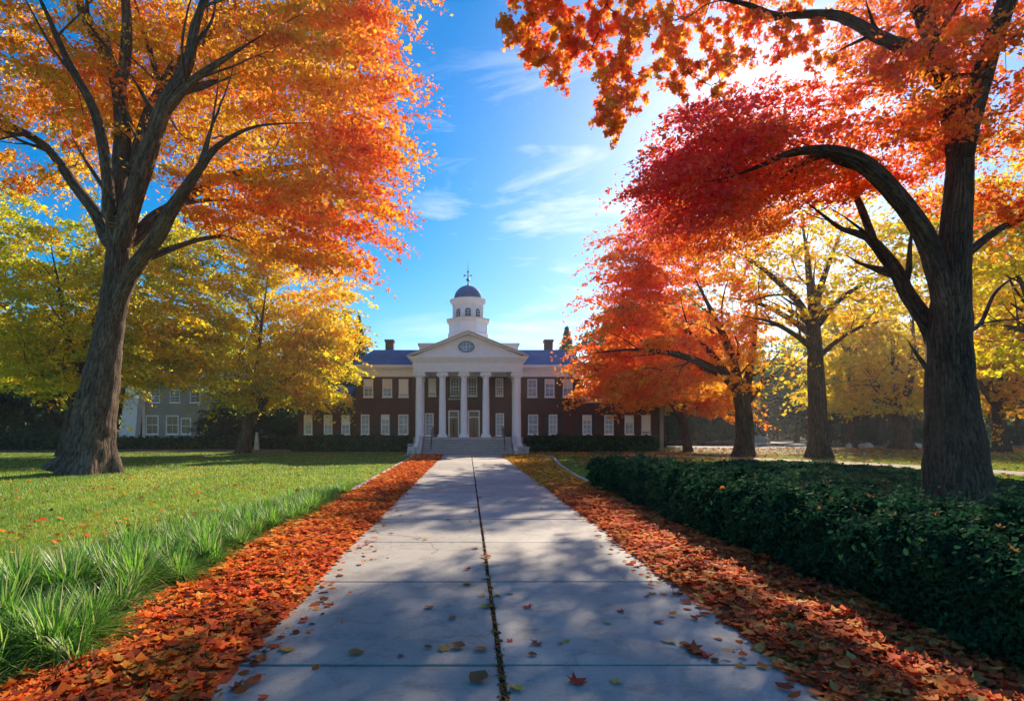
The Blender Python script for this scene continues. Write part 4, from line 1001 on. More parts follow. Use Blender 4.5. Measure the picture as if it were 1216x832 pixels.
# tall sparse golden tree with fine bare branches
Y = 44.0
mid_tree('shade_tree', Y, (972, 542), [
    [(973, 545, 26, 0), (972, 520, 22, 0), (970, 470, 19, 0), (968, 420, 18, 0), (966, 395, 18, 0), (965, 380, 16, 0)],
    [(965, 392, 11, 0), (952, 365, 9, 0), (930, 340, 7, -1), (900, 315, 5, -1), (860, 290, 3, -2)],
    [(965, 388, 11, 0), (972, 350, 8, 1), (985, 310, 6, 1), (1000, 270, 3, 2)],
    [(966, 384, 11, 0), (962, 340, 8, 0), (958, 300, 6, 0), (950, 250, 3, 0)],
    [(968, 390, 9, 0), (990, 362, 7, -1), (1020, 340, 5, -2), (1055, 325, 3, -2)],
    [(965, 400, 9, 0), (940, 380, 7, 1), (905, 362, 5, 2), (860, 352, 3, 3)],
    [(966, 415, 8, 0), (945, 398, 6, -1), (915, 382, 5, -2), (880, 375, 3, -3)],
    [(970, 425, 7, 0), (1000, 400, 5, 1), (1030, 385, 4, 2), (1060, 380, 2, 3)]],
    E(Y, 960, 310, 120, 75, 7, 150, 1.0, p=0.28) + E(Y, 1020, 370, 50, 30, 4, 14, 1.0) + E(Y, 920, 440, 30, 40, 3, 8, 1.0),
    GOLD, 'tall slender shade tree with fine spreading branches and sparse gold leaves', per=62, rad=1.35, size=0.26, seed=51, bias=0.12, rt=0.022, ex=0.42, org=(966, 400))

# small leaning orange tree at the end of the right wing
Y = 57.0
mid_tree('maple_tree', Y, (818, 536), [
    [(818, 538, 10, 0), (814, 515, 9, 0), (808, 497, 8, 0), (802, 485, 7, 0)], [(806, 492, 5, 0), (790, 472, 4, 0), (775, 462, 2, 0)], [(808, 495, 5, 0), (818, 470, 4, 1), (830, 455, 2, 1)]],
    E(Y, 820, 455, 62, 32, 4, 44, 1.0) + E(Y, 850, 480, 26, 22, 3, 12, 0.9) + E(Y, 780, 462, 40, 16, 3, 14, .9),
    [(0.45, 0.38, 0.03), (0.80, 0.40, 0.02), (0.84, 0.26, 0.02), (0.80, 0.16, 0.02)], 'small leaning orange tree beyond the end of the hall right wing', per=170, rad=1.3, size=0.30, seed=61, org=(812, 480))

# golden tree with thick short trunk
Y = 66.0
mid_tree('shade_tree', Y, (1072, 533), [
    [(1072, 534, 22, 0), (1071, 515, 18, 0), (1070, 500, 17, 0), (1068, 488, 16, 0)], [(1068, 492, 11, 0), (1050, 470, 8, 0), (1030, 440, 5, 0)], [(1070, 492, 11, 0), (1080, 455, 8, 0), (1085, 410, 5, 1), (1082, 350, 3, 1)], [(1069, 490, 9, 0), (1062, 450, 6, 1), (1058, 400, 3, 1)]],
    E(Y, 1070, 405, 70, 80, 7, 120, 1.3, open_=0.0) + E(Y, 1040, 470, 40, 26, 5, 26, 1.2),
    GOLD, 'golden tree with short thick trunk on the far right lawn', per=115, rad=1.6, size=0.36, seed=71, bias=0.0, org=(1070, 470))
# tall yellow tree with reddish trunk behind
Y = 74.0
mid_tree('shade_tree', Y, (1012, 530), [
    [(1013, 531, 11, 0), (1012, 500, 10, 0), (1011, 470, 9, 0), (1010, 440, 8, 0), (1008, 410, 7, 0)], [(1010, 430, 5, 0), (1025, 400, 4, 0), (1040, 370, 2, 0)], [(1009, 425, 5, 0), (995, 395, 4, 0), (985, 360, 2, 0)], [(1011, 470, 4, 0), (1030, 455, 3, 0), (1040, 450, 2, 0)]],
    E(Y, 1010, 400, 58, 62, 7, 60, 1.5) + E(Y, 985, 455, 30, 30, 5, 16, 1.3), YELLOW, 'tall yellow tree with slim straight reddish trunk behind the pond lawn', per=110, rad=1.8, size=0.42, seed=81, bias=0.0, org=(1010, 440))
# gold tree at the far right edge
Y = 56.0
mid_tree('shade_tree', Y, (1190, 537), [
    [(1190, 539, 16, 0), (1188, 515, 14, 0), (1185, 490, 12, 0), (1183, 478, 11, 0)], [(1184, 484, 8, 0), (1168, 462, 6, 0), (1152, 440, 3, 0)], [(1184, 482, 8, 0), (1188, 440, 6, 0), (1192, 390, 4, 0)], [(1185, 484, 8, 0), (1208, 460, 6, 0), (1235, 440, 3, 0)]],
    E(Y, 1200, 415, 85, 75, 7, 120, 1.2) + E(Y, 1210, 330, 70, 60, 6, 50, 1.2), [(0.45, 0.42, 0.03), (0.72, 0.50, 0.02), (0.84, 0.46, 0.02), (0.86, 0.34, 0.02)],
    'golden tree at the right edge beyond the dark maple trunk', per=170, rad=1.5, size=0.36, seed=91, org=(1186, 460))
# yellow-green crown filling the upper right behind the maple
Y = 34.0
mid_tree('shade_tree', Y, (1262, 553), [
    [(1262, 556, 34, 0), (1260, 520, 30, 0), (1256, 460, 26, 0), (1250, 400, 22, 0)], [(1252, 420, 13, 0), (1225, 360, 9, 0), (1200, 310, 5, 0)], [(1250, 410, 14, 0), (1255, 330, 9, 0), (1250, 250, 4, 0)], [(1250, 405, 9, 0), (1210, 390, 6, 0), (1170, 385, 3, 0)]],
    E(Y, 1220, 270, 80, 120, 6, 80, 0.9) + E(Y, 1180, 420, 40, 30, 3, 8, .9) + E(Y, 1110, 290, 70, 60, 4, 26, 0.9), YELLOW, 'yellow tree just outside the right edge behind the maple', per=190, rad=1.3, size=0.25, seed=95, bias=-0.05, org=(1250, 380))

# left: yellow-green tree behind the big trunk
Y = 48.0
mid_tree('shade_tree', Y, (84, 541), [
    [(80, 543, 20, 0), (84, 510, 17, 0), (90, 470, 15, 0), (97, 430, 13, 0)], [(94, 445, 9, 0), (80, 400, 7, 0), (72, 350, 5, 0), (60, 290, 3, 0)], [(95, 440, 9, 0), (110, 390, 7, 0), (135, 330, 4, 1)], [(92, 455, 7, 0), (50, 410, 5, 0), (10, 380, 3, 0)], [(93, 450, 8, 0), (140, 410, 6, 0), (190, 390, 3, 0)]],
    E(Y, 80, 340, 160, 116, 8.5, 270, 1.1, open_=0.0) + E(Y, 20, 395, 110, 75, 6, 80, 1.1) + E(Y, 0, 290, 60, 60, 5, 30, 1.1) + E(Y, 95, 440, 70, 40, 5, 34, 1.1) + E(Y, 185, 415, 60, 48, 5, 44, 1.1) + E(Y, 170, 320, 70, 60, 5, 34, 1.1),
    YGREEN, 'large yellow green tree directly behind the big left trunk', per=220, rad=1.5, size=0.28, seed=101, bias=0.17, biasf=lambda P: np.clip((P[:, 0] + 32) / 60, -0.2, 0.3), org=(92, 430), scale=6)
# left: bright yellow-orange many stemmed tree in front of the hall left wing
Y = 54.0
mid_tree('shade_tree', Y, (290, 536), [
    [(288, 539, 16, 0), (292, 515, 13, 0), (296, 495, 12, 0), (300, 480, 11, 0)],
    [(300, 485, 7, 0), (305, 440, 6, 0), (310, 390, 4, 0), (318, 330, 2, 0)], [(300, 485, 6, 0), (285, 450, 5, 0), (280, 400, 4, 0), (265, 350, 2, 0)], [(301, 482, 6, 0), (325, 450, 5, 0), (350, 410, 4, 0), (375, 370, 2, 0)],
    [(293, 512, 7, 0), (312, 480, 6, -1), (335, 455, 5, -1), (370, 430, 2, -2)], [(300, 485, 6, 0), (315, 435, 5, 0), (335, 380, 3, 0)], [(298, 490, 5, 0), (270, 470, 4, 0), (240, 455, 2, 0)]],
    E(Y, 318, 365, 98, 104, 6.0, 260, 1.0, open_=-0.1) + E(Y, 365, 430, 55, 52, 3.6, 54, 1.0, dy=-1.5) + E(Y, 250, 418, 62, 46, 5, 50, 1.0) + E(Y, 330, 470, 75, 18, 4, 26, 1.0, dy=-1) + E(Y, 262, 300, 70, 45, 4, 36, 1.0) + E(Y, 395, 405, 26, 40, 2.5, 16, .9),
    YELLOW, 'bright yellow orange many stemmed tree before the hall left wing', bark='bark_l', per=240, rad=1.4, size=0.27, seed=111, bias=0.02, biasf=lambda P: np.clip((P[:, 0] + 19) / 26, -0.26, 0.15) + np.clip((P[:, 2] - 12) / 60, -0.1, 0.12) - 0.10, org=(300, 470))

print('trees done')
# ------------------------------------------------------------------ woodland behind: a few kinds, copied
def proto_broad(seed, h, cr, cols, per=110, size=0.5, n=70, z0=0.30):
    global rng
    sk = Skeleton(); w = h * 0.022
    sk.limb([(0, 0, -0.1, w), (0.1, 0, h*0.25, w*0.8), (0.2, 0.1, h*0.5, w*0.55), (0, 0.2, h*0.8, w*0.2)], 1.0)
    for k in range(5):
        a = k * 1.3 + seed; sk.limb([(0.1, 0, h*(0.3 + 0.07*k), w*0.4), (math.cos(a)*cr*0.4, math.sin(a)*cr*0.4, h*(0.42 + 0.07*k), w*0.25), (math.cos(a)*cr*0.75, math.sin(a)*cr*0.75, h*(0.5 + 0.08*k), w*0.1)], 1.0)
    A = ell((0, 0, h*(z0 + 1)/2), (cr, cr, h*(1 - z0)/2), n, 1.0, 0.3)
    sk.grow(A, 1.5, start=4)
    V, F = sk.mesh(rt=0.03, ex=0.43, flare=(0.3, 0.5, 5, 0.3), seed=seed); me_t = np_mesh('trunk', V, F, M['bark_far'], smooth=True, bark=sk.bark)
    P, Nn, sz, hd = foliage(sk.tips(), per, 1.7, size, T_DIAMOND, np.array([0, 0, h*0.5]), flat=0.35)
    v, f = leaf_geo(P, Nn, sz, T_DIAMOND, 0.1, hd)
    me_c = np_mesh('crown', v, f, M['leaf_far'], colors=palette(P, cols, seed, 6, 0.2))
    return me_t, me_c
def proto_conifer(seed, h, cr):
    sk = Skeleton(); sk.limb([(0, 0, -0.1, h*0.014), (0, 0, h*0.5, h*0.008), (0, 0, h*0.98, 0.02)], 1.0)
    V, F = sk.mesh(flare=(0.3, 0.4, 4, 0)); me_t = np_mesh('trunk', V, F, M['bark_far'], smooth=True, bark=sk.bark)
    n = 15000; z = rng.uniform(0.05, 1, n)**1.05; th = rng.uniform(0, 6.28, n)
    tier = (z * 16) % 1.0; r = cr * (1 - z) * (0.55 + 0.55 * (1 - tier)) * np.sqrt(rng.uniform(0.05, 1, n)) * (1 + 0.18*np.sin(th*5 + z*30)) + 0.1
    P = np.stack([r*np.cos(th), r*np.sin(th), z*h - r*0.25], 1); Nn = rand_dirs(n, 1, 0.6); hd = np.stack([np.cos(th), np.sin(th), np.full(n, -0.5)], 1)
    T = T_DIAMOND * np.array([0.6, 1.3]); v, f = leaf_geo(P, Nn, np.full(n, 0.45), T, 0.05, hd)
    me_c = np_mesh('crown', v, f, M['leaf_far'], colors=palette(P, GREEN, seed, 3, 0.3))
    return me_t, me_c
protos = {'gold': proto_broad(1, 17, 5.5, GOLD), 'yellow': proto_broad(2, 19, 6, YELLOW), 'olive': proto_broad(3, 18, 6.5, [(0.05, 0.07, 0.02), (0.10, 0.13, 0.02), (0.22, 0.22, 0.03), (0.40, 0.32, 0.03)], per=130),
          'dark': proto_broad(4, 15, 6.5, GREEN, per=160, z0=0.12), 'sparse': proto_broad(5, 18, 5.5, GOLD, per=22, n=90), 'conifer': proto_conifer(6, 20, 6.5)}
kinds = {'gold': 'golden leaved tree in the woodland behind the lawns', 'yellow': 'tall yellow tree in the woodland behind the lawns', 'olive': 'olive green tree in the woodland behind the lawns',
         'dark': 'dense dark green tree in the woodland behind the lawns', 'sparse': 'nearly bare tree in the woodland behind the lawns', 'conifer': 'dark pointed conifer in the woodland behind the lawns'}
names = {'gold': 'woodland_tree', 'yellow': 'woodland_tree', 'olive': 'woodland_tree', 'dark': 'woodland_tree', 'sparse': 'bare_tree', 'conifer': 'conifer_tree'}
used = set()
def place_tree(kind, x, y, s=1.0, sz=None, label=None, group=None):
    a = protos[kind]
    t = empty(names[kind], (x, y, 0), label or kinds[kind], 'conifer' if kind == 'conifer' else 'tree', group or (None if label else kind + ' trees of the woodland'), rz=random.uniform(0, 6.28))
    t.scale = (s, s, sz or s * random.uniform(0.9, 1.1))
    for c in a:
        if kind not in used: c.parent = t
        else:
            d = c.copy(); COL.objects.link(d); d.parent = t
    used.add(kind)
place_tree('conifer', X60(426, 84), 84, 0.85, 0.92, 'dark evergreen rising behind the left end of the hall roof', 'evergreens behind the hall')
place_tree('conifer', X60(412, 88), 88, 0.95, 1.0, 'taller dark evergreen left of the one behind the left roof end', 'evergreens behind the hall')
place_tree('conifer', X60(673, 86), 86, 0.9, 0.86, 'dark evergreen peeping over the right end of the hall roof', 'evergreens behind the hall')
for i, (px, Yy, s_, lb) in enumerate(((262, 68.8, 0.36, 'small dark bushy tree against the right half of the grey house'), (282, 69.2, 0.42, 'dark bushy tree at the right corner of the grey house'), (330, 69.5, 0.34, 'dark shrubby tree between the grey house and the hall'), (345, 68, 0.45, 'dark rounded tree beside the hall left wing end'))):
    place_tree('dark', X60(px, Yy), Yy, s_, label=lb, group='dark bushes between the house and the hall')
# left woodland, behind the grey house and the yellow green tree
for (x0, x1, y0, y1, n, ks) in ((-100, -46, 66, 100, 20, ['dark', 'olive', 'dark', 'conifer', 'yellow']), (-48, -16, 84, 110, 12, ['dark', 'olive', 'dark', 'conifer']),
                               (26, 62, 104, 135, 17, ['olive', 'gold', 'conifer', 'dark', 'olive', 'sparse']), (58, 125, 84, 125, 26, ['gold', 'olive', 'yellow', 'sparse', 'dark', 'gold']), (28, 70, 82, 100, 6, ['sparse', 'sparse', 'gold']), (20, 30, 72, 100, 5, ['olive', 'dark', 'gold'])):
    pts = []
    tr = 0
    while len(pts) < n and tr < 4000:
        tr += 1; p = (random.uniform(x0, x1), random.uniform(y0, y1))
        if 27 < p[0] < 57 and 74 < p[1] < 105: continue
        if all((p[0]-q[0])**2 + (p[1]-q[1])**2 > (36 if n > 10 else 20) for q in pts): pts.append(p)
    for i, p in enumerate(pts): place_tree(ks[i % len(ks)], p[0], p[1], random.uniform(0.75, 1.1))
# distant band that closes the view under the crowns
def cloud_mass(name, x0, x1, y0, y1, h, n, cols, size, seed, label, cat):
    x = rng.uniform(x0, x1, n); y = rng.uniform(y0, y1, n); sn = SNoise(14, seed)
    top = h * (0.75 + 0.3 * sn(np.stack([x, y*0, y*0], 1)))
    z = rng.uniform(0, 1, n)**0.8 * top
    P = np.stack([x, y, z], 1); v, f = leaf_geo(P, rand_dirs(n, 1, 0.3), size * np.exp(rng.normal(size=n)*0.3), T_DIAMOND, 0.1)
    o = np_mesh(name, v, f, M['leaf_far'], colors=palette(P, cols, seed, 7, 0.3)); return tag(o, label, cat, kind='stuff')
cloud_mass('far_woodland', 22, 190, 136, 150, 15, 60000, [(0.015, 0.035, 0.02), (0.03, 0.06, 0.025), (0.08, 0.09, 0.03), (0.20, 0.15, 0.03)], 1.0, 5, 'distant woods closing the view on the right', 'woods')
cloud_mass('far_woodland', -190, -15, 112, 126, 15, 45000, GREEN, 1.0, 6, 'distant dark woods closing the view on the left', 'woods')
cloud_mass('undergrowth', 58, 150, 80, 96, 2.6, 16000, GREEN, 0.4, 7, 'low dark undergrowth at the foot of the right woods', 'undergrowth')
cloud_mass('undergrowth', -95, -43, 62, 74, 2.4, 16000, GREEN, 0.35, 8, 'low dark undergrowth at the foot of the left woods', 'undergrowth')

# ================================================================== HEDGES AND GROUND COVER
def hedge(name, x0, x1, y0, y1, h, dens, size, cols, label, seed, near=None, round_=0.3, lumpk=0.12, cat='hedge', lump_scale=1.6, T=T_OVAL, group=None):
    """lumpy clipped box: leaves in a shell over a dark twig core"""
    t = empty(name, ((x0 + x1)/2, (y0 + y1)/2, 0), label, cat, group); o = np.array([(x0 + x1)/2, (y0 + y1)/2, 0])
    sn = SNoise(lump_scale, seed); sn2 = SNoise(lump_scale*0.3, seed + 1)
    W_, D_ = x1 - x0, y1 - y0
    areas = [W_*D_, W_*h, W_*h, D_*h, D_*h]; N = int(sum(areas) * dens); pick = rng.choice(5, N, p=np.array(areas)/sum(areas))
    u, v = rng.uniform(size=(2, N)); P = np.zeros((N, 3)); Nn = np.zeros((N, 3))
    for k in range(5):
        s = pick == k
        if k == 0: P[s] = np.stack([x0 + u[s]*W_, y0 + v[s]*D_, np.full(s.sum(), h)], 1); Nn[s] = (0, 0, 1)
        if k in (1, 2): P[s] = np.stack([x0 + u[s]*W_, np.full(s.sum(), y0 if k == 1 else y1), v[s]*h], 1); Nn[s] = (0, -1 if k == 1 else 1, 0)
        if k in (3, 4): P[s] = np.stack([np.full(s.sum(), x0 if k == 3 else x1), y0 + u[s]*D_, v[s]*h], 1); Nn[s] = (-1 if k == 3 else 1, 0, 0)
    if near is not None:
        d = np.linalg.norm(P - np.array([0, 0, 2.0]), axis=1); keep = rng.uniform(size=N) < np.clip((near / d)**1.6, 0.12, 1); P, Nn = P[keep], Nn[keep]; d = d[keep]
        szs = size * np.clip((d / near)**0.7, 1, 3.0)
    else: szs = np.full(len(P), size)
    # round the edges, then push in and out in lumps
    c = np.array([(x0 + x1)/2, (y0 + y1)/2, h*0.45]); half = np.array([W_/2, D_/2, h*0.55]); q = P - c
    inn = np.clip(q, -(half - round_), half - round_); dd = q - inn; ln = np.linalg.norm(dd, axis=1, keepdims=True) + 1e-6
    P = c + inn + dd / ln * np.minimum(ln, round_); Nn = np.where(ln > 0.02, dd / ln, Nn)
    P = P + Nn * (lumpk * sn(P) + lumpk*0.5*sn2(P) - rng.exponential(0.045, len(P)) + rng.exponential(0.05, len(P)) * (rng.uniform(size=len(P)) < 0.3) + np.abs(rng.normal(size=len(P))) * 0.02)[:, None]
    P[:, 2] = np.maximum(P[:, 2], 0.02)
    m = MB(); m.box(x0 + 0.16 + lumpk, x1 - 0.16 - lumpk, y0 + 0.16 + lumpk, y1 - 0.16 - lumpk, 0, h - 0.14 - lumpk); m.build('twigs', M['core'], t).location = tuple(-o)
    LN = Nn * 0.8 + rng.normal(size=P.shape) * 0.55 + np.array([0, 0, 0.35]); LN /= np.linalg.norm(LN, axis=1, keepdims=True)
    v_, f_ = leaf_geo(P - o, LN, szs * np.exp(rng.normal(size=len(P))*0.25), T, 0.12)
    np_mesh('foliage', v_, f_, M['hedge_leaf'], t, colors=palette(P, cols, seed, 1.5, 0.4))
    return t
HG = [(0.008, 0.035, 0.018), (0.014, 0.058, 0.026), (0.024, 0.085, 0.035), (0.05, 0.12, 0.035)]
hedge('box_hedge', 4.42, 6.7, 2.4, 21.2, 0.97, 7600, 0.045, HG, 'long dark green clipped hedge along the right leaf strip', 201, near=6.0, round_=0.42, lumpk=0.15)
hedge('foundation_hedge', -17.2, -5.7, 57.6, 59.4, 1.45, 160, 0.22, GREEN, 'dark hedge along the foot of the hall left wing', 202, lumpk=0.2, T=T_DIAMOND)
hedge('foundation_hedge', 5.9, 18.6, 57.6, 59.4, 1.4, 160, 0.22, GREEN, 'dark hedge along the foot of the hall right wing', 203, lumpk=0.2, T=T_DIAMOND)
hedge('garden_hedge', -62, -19.0, 66.0, 68.2, 1.15, 110, 0.26, GREEN, 'low dark hedge in front of the grey sided house', 204, lumpk=0.22, T=T_DIAMOND)

# ground cover bed around the right maple
poly = [(6.4, 2.5), (6.4, 21.3), (9, 26), (13, 31.5), (17.4, 33.5), (19.5, 29.5), (20.0, 24.5), (19.3, 20), (19, 15), (18, 8), (17, 2.5)]
def inpoly(x, y, pl):
    c = np.zeros(len(x), bool); j = len(pl) - 1
    for i in range(len(pl)):
        xi, yi = pl[i]; xj, yj = pl[j]
        c ^= ((yi > y) != (yj > y)) & (x < (xj - xi) * (y - yi) / (yj - yi + 1e-12) + xi); j = i
    return c
def gc_top(x, y):
    p = np.stack([x, y, x*0], 1)
    e = np.clip((x - 6.4) / 1.5, 0, 1); base = 0.62*(1 - e)**1.1 + 0.28
    far = np.clip((22 - y) / 6, 0.0, 1); base = 0.30 + (base - 0.30) * far
    return base + 0.09*SNoise(2.2, 301)(p) + 0.05*SNoise(0.7, 302)(p)
N = 560000
yy = 2.5 * (34 / 2.5) ** rng.uniform(size=N)           # denser nearby
xx = rng.uniform(6.4, 20.2, N)
k = inpoly(xx, yy, poly) & (xx < 0.99*yy + 2.5); xx, yy = xx[k], yy[k]
k = rng.uniform(size=len(xx)) < np.clip(yy / 14, 0.4, 1); xx, yy = xx[k], yy[k]
zt = gc_top(xx, yy) - rng.exponential(0.05, len(xx)); P = np.stack([xx, yy, np.maximum(zt, 0.02)], 1)
LN = rng.normal(size=P.shape)*0.7 + np.array([0, 0, 0.8]); LN /= np.linalg.norm(LN, axis=1, keepdims=True)
v_, f_ = leaf_geo(P, LN, 0.055 * np.clip(yy / 9, 0.9, 3.0) * np.exp(rng.normal(size=len(P))*0.3), T_OVAL, 0.15)
tag(np_mesh('ground_cover', v_, f_, M['hedge_leaf'], colors=palette(P, HG + [(0.10, 0.17, 0.05)], 303, 2.5, 0.4)), 'low glossy dark green ground cover around the right maple', 'ground cover', kind='stuff')
# soil mound under the ground cover
gx, gy = np.meshgrid(np.linspace(6.3, 20, 60), np.linspace(2.5, 33.5, 110)); gz = gc_top(gx.ravel(), gy.ravel()) - 0.17
ins = inpoly(gx.ravel(), gy.ravel(), poly); gz = np.where(ins, np.maximum(gz, 0.03), -0.05)
n1, n2 = gx.shape; ii = np.arange(n1*n2).reshape(n1, n2); F = np.stack([ii[:-1, :-1], ii[:-1, 1:], ii[1:, 1:], ii[1:, :-1]], -1).reshape(-1, 4)
tag(np_mesh('planting_bed', np.stack([gx.ravel(), gy.ravel(), gz], 1), F, M['core'], smooth=True), kind='structure')

# ================================================================== FALLEN LEAVES
def strip(name, xl, xr, label, seed, cols, ymin=2.6, ymax=49.4, N=260000, zbase=0.02, farcols=None):
    sn = SNoise(1.7, seed)
    y = 1 / rng.uniform(1/ymax, 1/ymin, N)
    u = rng.uniform(size=N)
    a, b = xl(y), xr(y)
    # the edges fray: a few leaves beyond either border
    fr = rng.normal(size=N) * 0.06 + np.where(rng.uniform(size=N) < 0.035, rng.normal(size=N) * 0.35, 0)
    x = a + (b - a) * u + fr * (np.abs(u - 0.5) > 0.42)
    p = np.stack([x, y, y*0], 1)
    hump = 0.06 + 0.03*sn(p) + 0.03*np.sin(np.pi*np.clip((x - a) / (b - a), 0, 1))
    z = zbase + np.clip(hump, 0.0, 1) * rng.uniform(0.1, 1, N)
    onpath = (x > PX0 - 0.02) & (x < PX1 + 0.02); z = np.where(onpath, 0.050 + rng.uniform(0, 0.012, N), z)
    C = np.stack([x, y, z], 1)
    Nn = rng.normal(size=(N, 3)) * 0.17 + np.array([0, 0, 1]); Nn /= np.linalg.norm(Nn, axis=1, keepdims=True)
    sz = np.minimum(0.090 * np.exp(rng.normal(size=N)*0.34), 0.15) * np.clip((y / 12)**0.5, 1, 1.9)
    col = palette(C, cols, seed, 1.6, 0.55, val=0.22)
    if farcols is not None:
        w = np.clip((y - 17) / 6, 0, 1)[:, None]; col = col*(1 - w) + palette(C, farcols, seed + 7, 2.5, 0.5)*w
    near = y < 9
    V1, F1 = leaf_geo(C[near], Nn[near], sz[near], T_OVAL * np.array([1.25, 1.0]), 0.27)
    V2, F2 = leaf_geo(C[~near], Nn[~near], sz[~near], T_DIAMOND * np.array([1.3, 1.0]), 0.27)
    F = np.concatenate([F1.ravel(), F2.ravel() + len(V1)]); S = np.concatenate([np.full(len(F1), 8), np.full(len(F2), 4)])
    o = np_mesh(name, np.concatenate([V1, V2]), F, M['fallen'], colors=np.concatenate([col[near], col[~near]]), fsize=S)
    return tag(o, label, 'fallen leaves', kind='stuff')
FL = [(0.40, 0.07, 0.03), (0.70, 0.10, 0.03), (0.82, 0.15, 0.03), (0.84, 0.17, 0.02), (0.86, 0.27, 0.03), (0.80, 0.38, 0.08)]
FR = [(0.36, 0.07, 0.03), (0.66, 0.10, 0.035), (0.82, 0.16, 0.04), (0.85, 0.25, 0.05), (0.80, 0.40, 0.10)]
FY_ = [(0.60, 0.20, 0.03), (0.74, 0.34, 0.03), (0.78, 0.46, 0.05), (0.55, 0.36, 0.06)]
wob = lambda y, s, ph: s*np.sin(y*0.9 + ph) + s*0.5*np.sin(y*2.3 + ph*2)
LX = lambda y: np.interp(y, [2, 6, 12, 20, 30, 49], [-3.25, -3.5, -3.72, -3.75, -3.95, -4.3]) + wob(y, 0.05, 1)
LR = lambda y: PX0 - 0.03 + wob(y, 0.03, 2)
RL = lambda y: PX1 - 0.01 + wob(y, 0.03, 3)
RX = lambda y: np.interp(y, [2, 10, 20, 25, 33, 44, 49], [4.55, 4.5, 4.5, 4.6, 5.1, 5.9, 5.4])
strip('fallen_leaves', LX, LR, 'thick strip of orange and red fallen leaves left of the walk', 401, FL)
strip('fallen_leaves', RL, RX, 'thick strip of rust brown and yellow fallen leaves right of the walk', 402, FR, farcols=FY_)
for nm, a, b in (('leaf_bed', lambda y: LX(y) + 0.02, lambda y: np.full_like(y, PX0 - 0.015)), ('leaf_bed', lambda y: np.full_like(y, PX1 + 0.015), lambda y: RX(y) - 0.02)):
    y = np.linspace(-3, 49.4, 120); V = np.concatenate([np.stack([a(y), y, y*0 + 0.03], 1), np.stack([b(y), y, y*0 + 0.03], 1)]); i = np.arange(119)
    tag(np_mesh(nm, V, np.stack([i, i + 120, i + 121, i + 1], -1), M['litter']), 'crushed leaves under the leaf strip beside the walk', 'leaf litter', kind='stuff')
# leaves strewn on the lawns and beds
def scatter(name, n, fx, cols, size, label, seed, z=0.05):
    P = fx(n); P = np.concatenate([P, np.full((len(P), 1), z)], 1) + rng.normal(size=(len(P), 3))*[0, 0, 0.008]
    Nn = rng.normal(size=P.shape)*0.3 + [0, 0, 1]; Nn /= np.linalg.norm(Nn, axis=1, keepdims=True)
    v, f = leaf_geo(P, Nn, size*np.exp(rng.normal(size=len(P))*0.25), T_DIAMOND*[1.3, 1], 0.2)
    return tag(np_mesh(name, v, f, M['fallen'], colors=palette(P, cols, seed, 3, 0.6)), label, 'fallen leaves', kind='stuff')
def lawn_l(n):
    y = 1 / rng.uniform(1/58, 1/6, n); x = rng.uniform(-45, -3.7, n); dn = np.clip(SNoise(5, 77)(np.stack([x, y, y*0], 1))*0.5 + 0.5, 0, 1)**2
    k = (rng.uniform(size=n) < dn*0.8 + 0.06) & (x > -0.95*y - 2); return np.stack([x, y], 1)[k]
scatter('fallen_leaves', 26000, lawn_l, FL, 0.13, 'scattered orange leaves lying in the left lawn', 77)
def lawn_r(n):
    y = rng.uniform(22, 70, n); x = rng.uniform(6, 75, n); k = ~inpoly(x, y, poly) & ~inpoly(x, y, [(27, 82), (56, 76), (56, 100), (27, 100)]) & ((y < 57) | (x > 20)) & ((np.abs(x - np.interp(y, [19, 26, 32, 37.6, 42.3, 46.5, 50.5], [28.5, 26.4, 25.2, 23.6, 21, 17.5, 13])) > 1.9) | (rng.uniform(size=n) < 0.12)); return np.stack([x, y], 1)[k]
scatter('fallen_leaves', 26000, lawn_r, FY_ + FR[:3], 0.2, 'scattered brown and yellow leaves under the right trees', 78)
def hedge_top(n):
    y = 1 / rng.uniform(1/21, 1/4, n); x = rng.uniform(4.5, 15, n); k = (x < y + 2); return np.stack([x, y], 1)[k]
P_ = hedge_top(380); zt_ = np.where(P_[:, 0] < 6.6, 0.99, gc_top(P_[:, 0], P_[:, 1]) + 0.03) + rng.uniform(0, 0.05, len(P_))
v_, f_ = leaf_geo(np.column_stack([P_, zt_]), rand_dirs(len(P_), 1, 1.6), 0.085*np.exp(rng.normal(size=len(P_))*0.3), T_MAPLE, 0.25)
tag(np_mesh('fallen_leaves', v_, f_, M['fallen'], colors=palette(np.column_stack([P_, zt_]), FR, 88, 1.5, 0.7)), 'loose red and orange leaves caught on top of the dark green hedge', 'fallen leaves', kind='stuff')
def joint(n):
    y = 1 / rng.uniform(1/48, 1/3, n); return np.stack([PJ + rng.normal(size=n)*0.018, y], 1)
scatter('joint_leaves', 1500, joint, [(0.10, 0.05, 0.02), (0.30, 0.12, 0.03), (0.5, 0.2, 0.04)], 0.035, 'crumbled leaves packed in the long joint of the walk', 79, z=0.04)

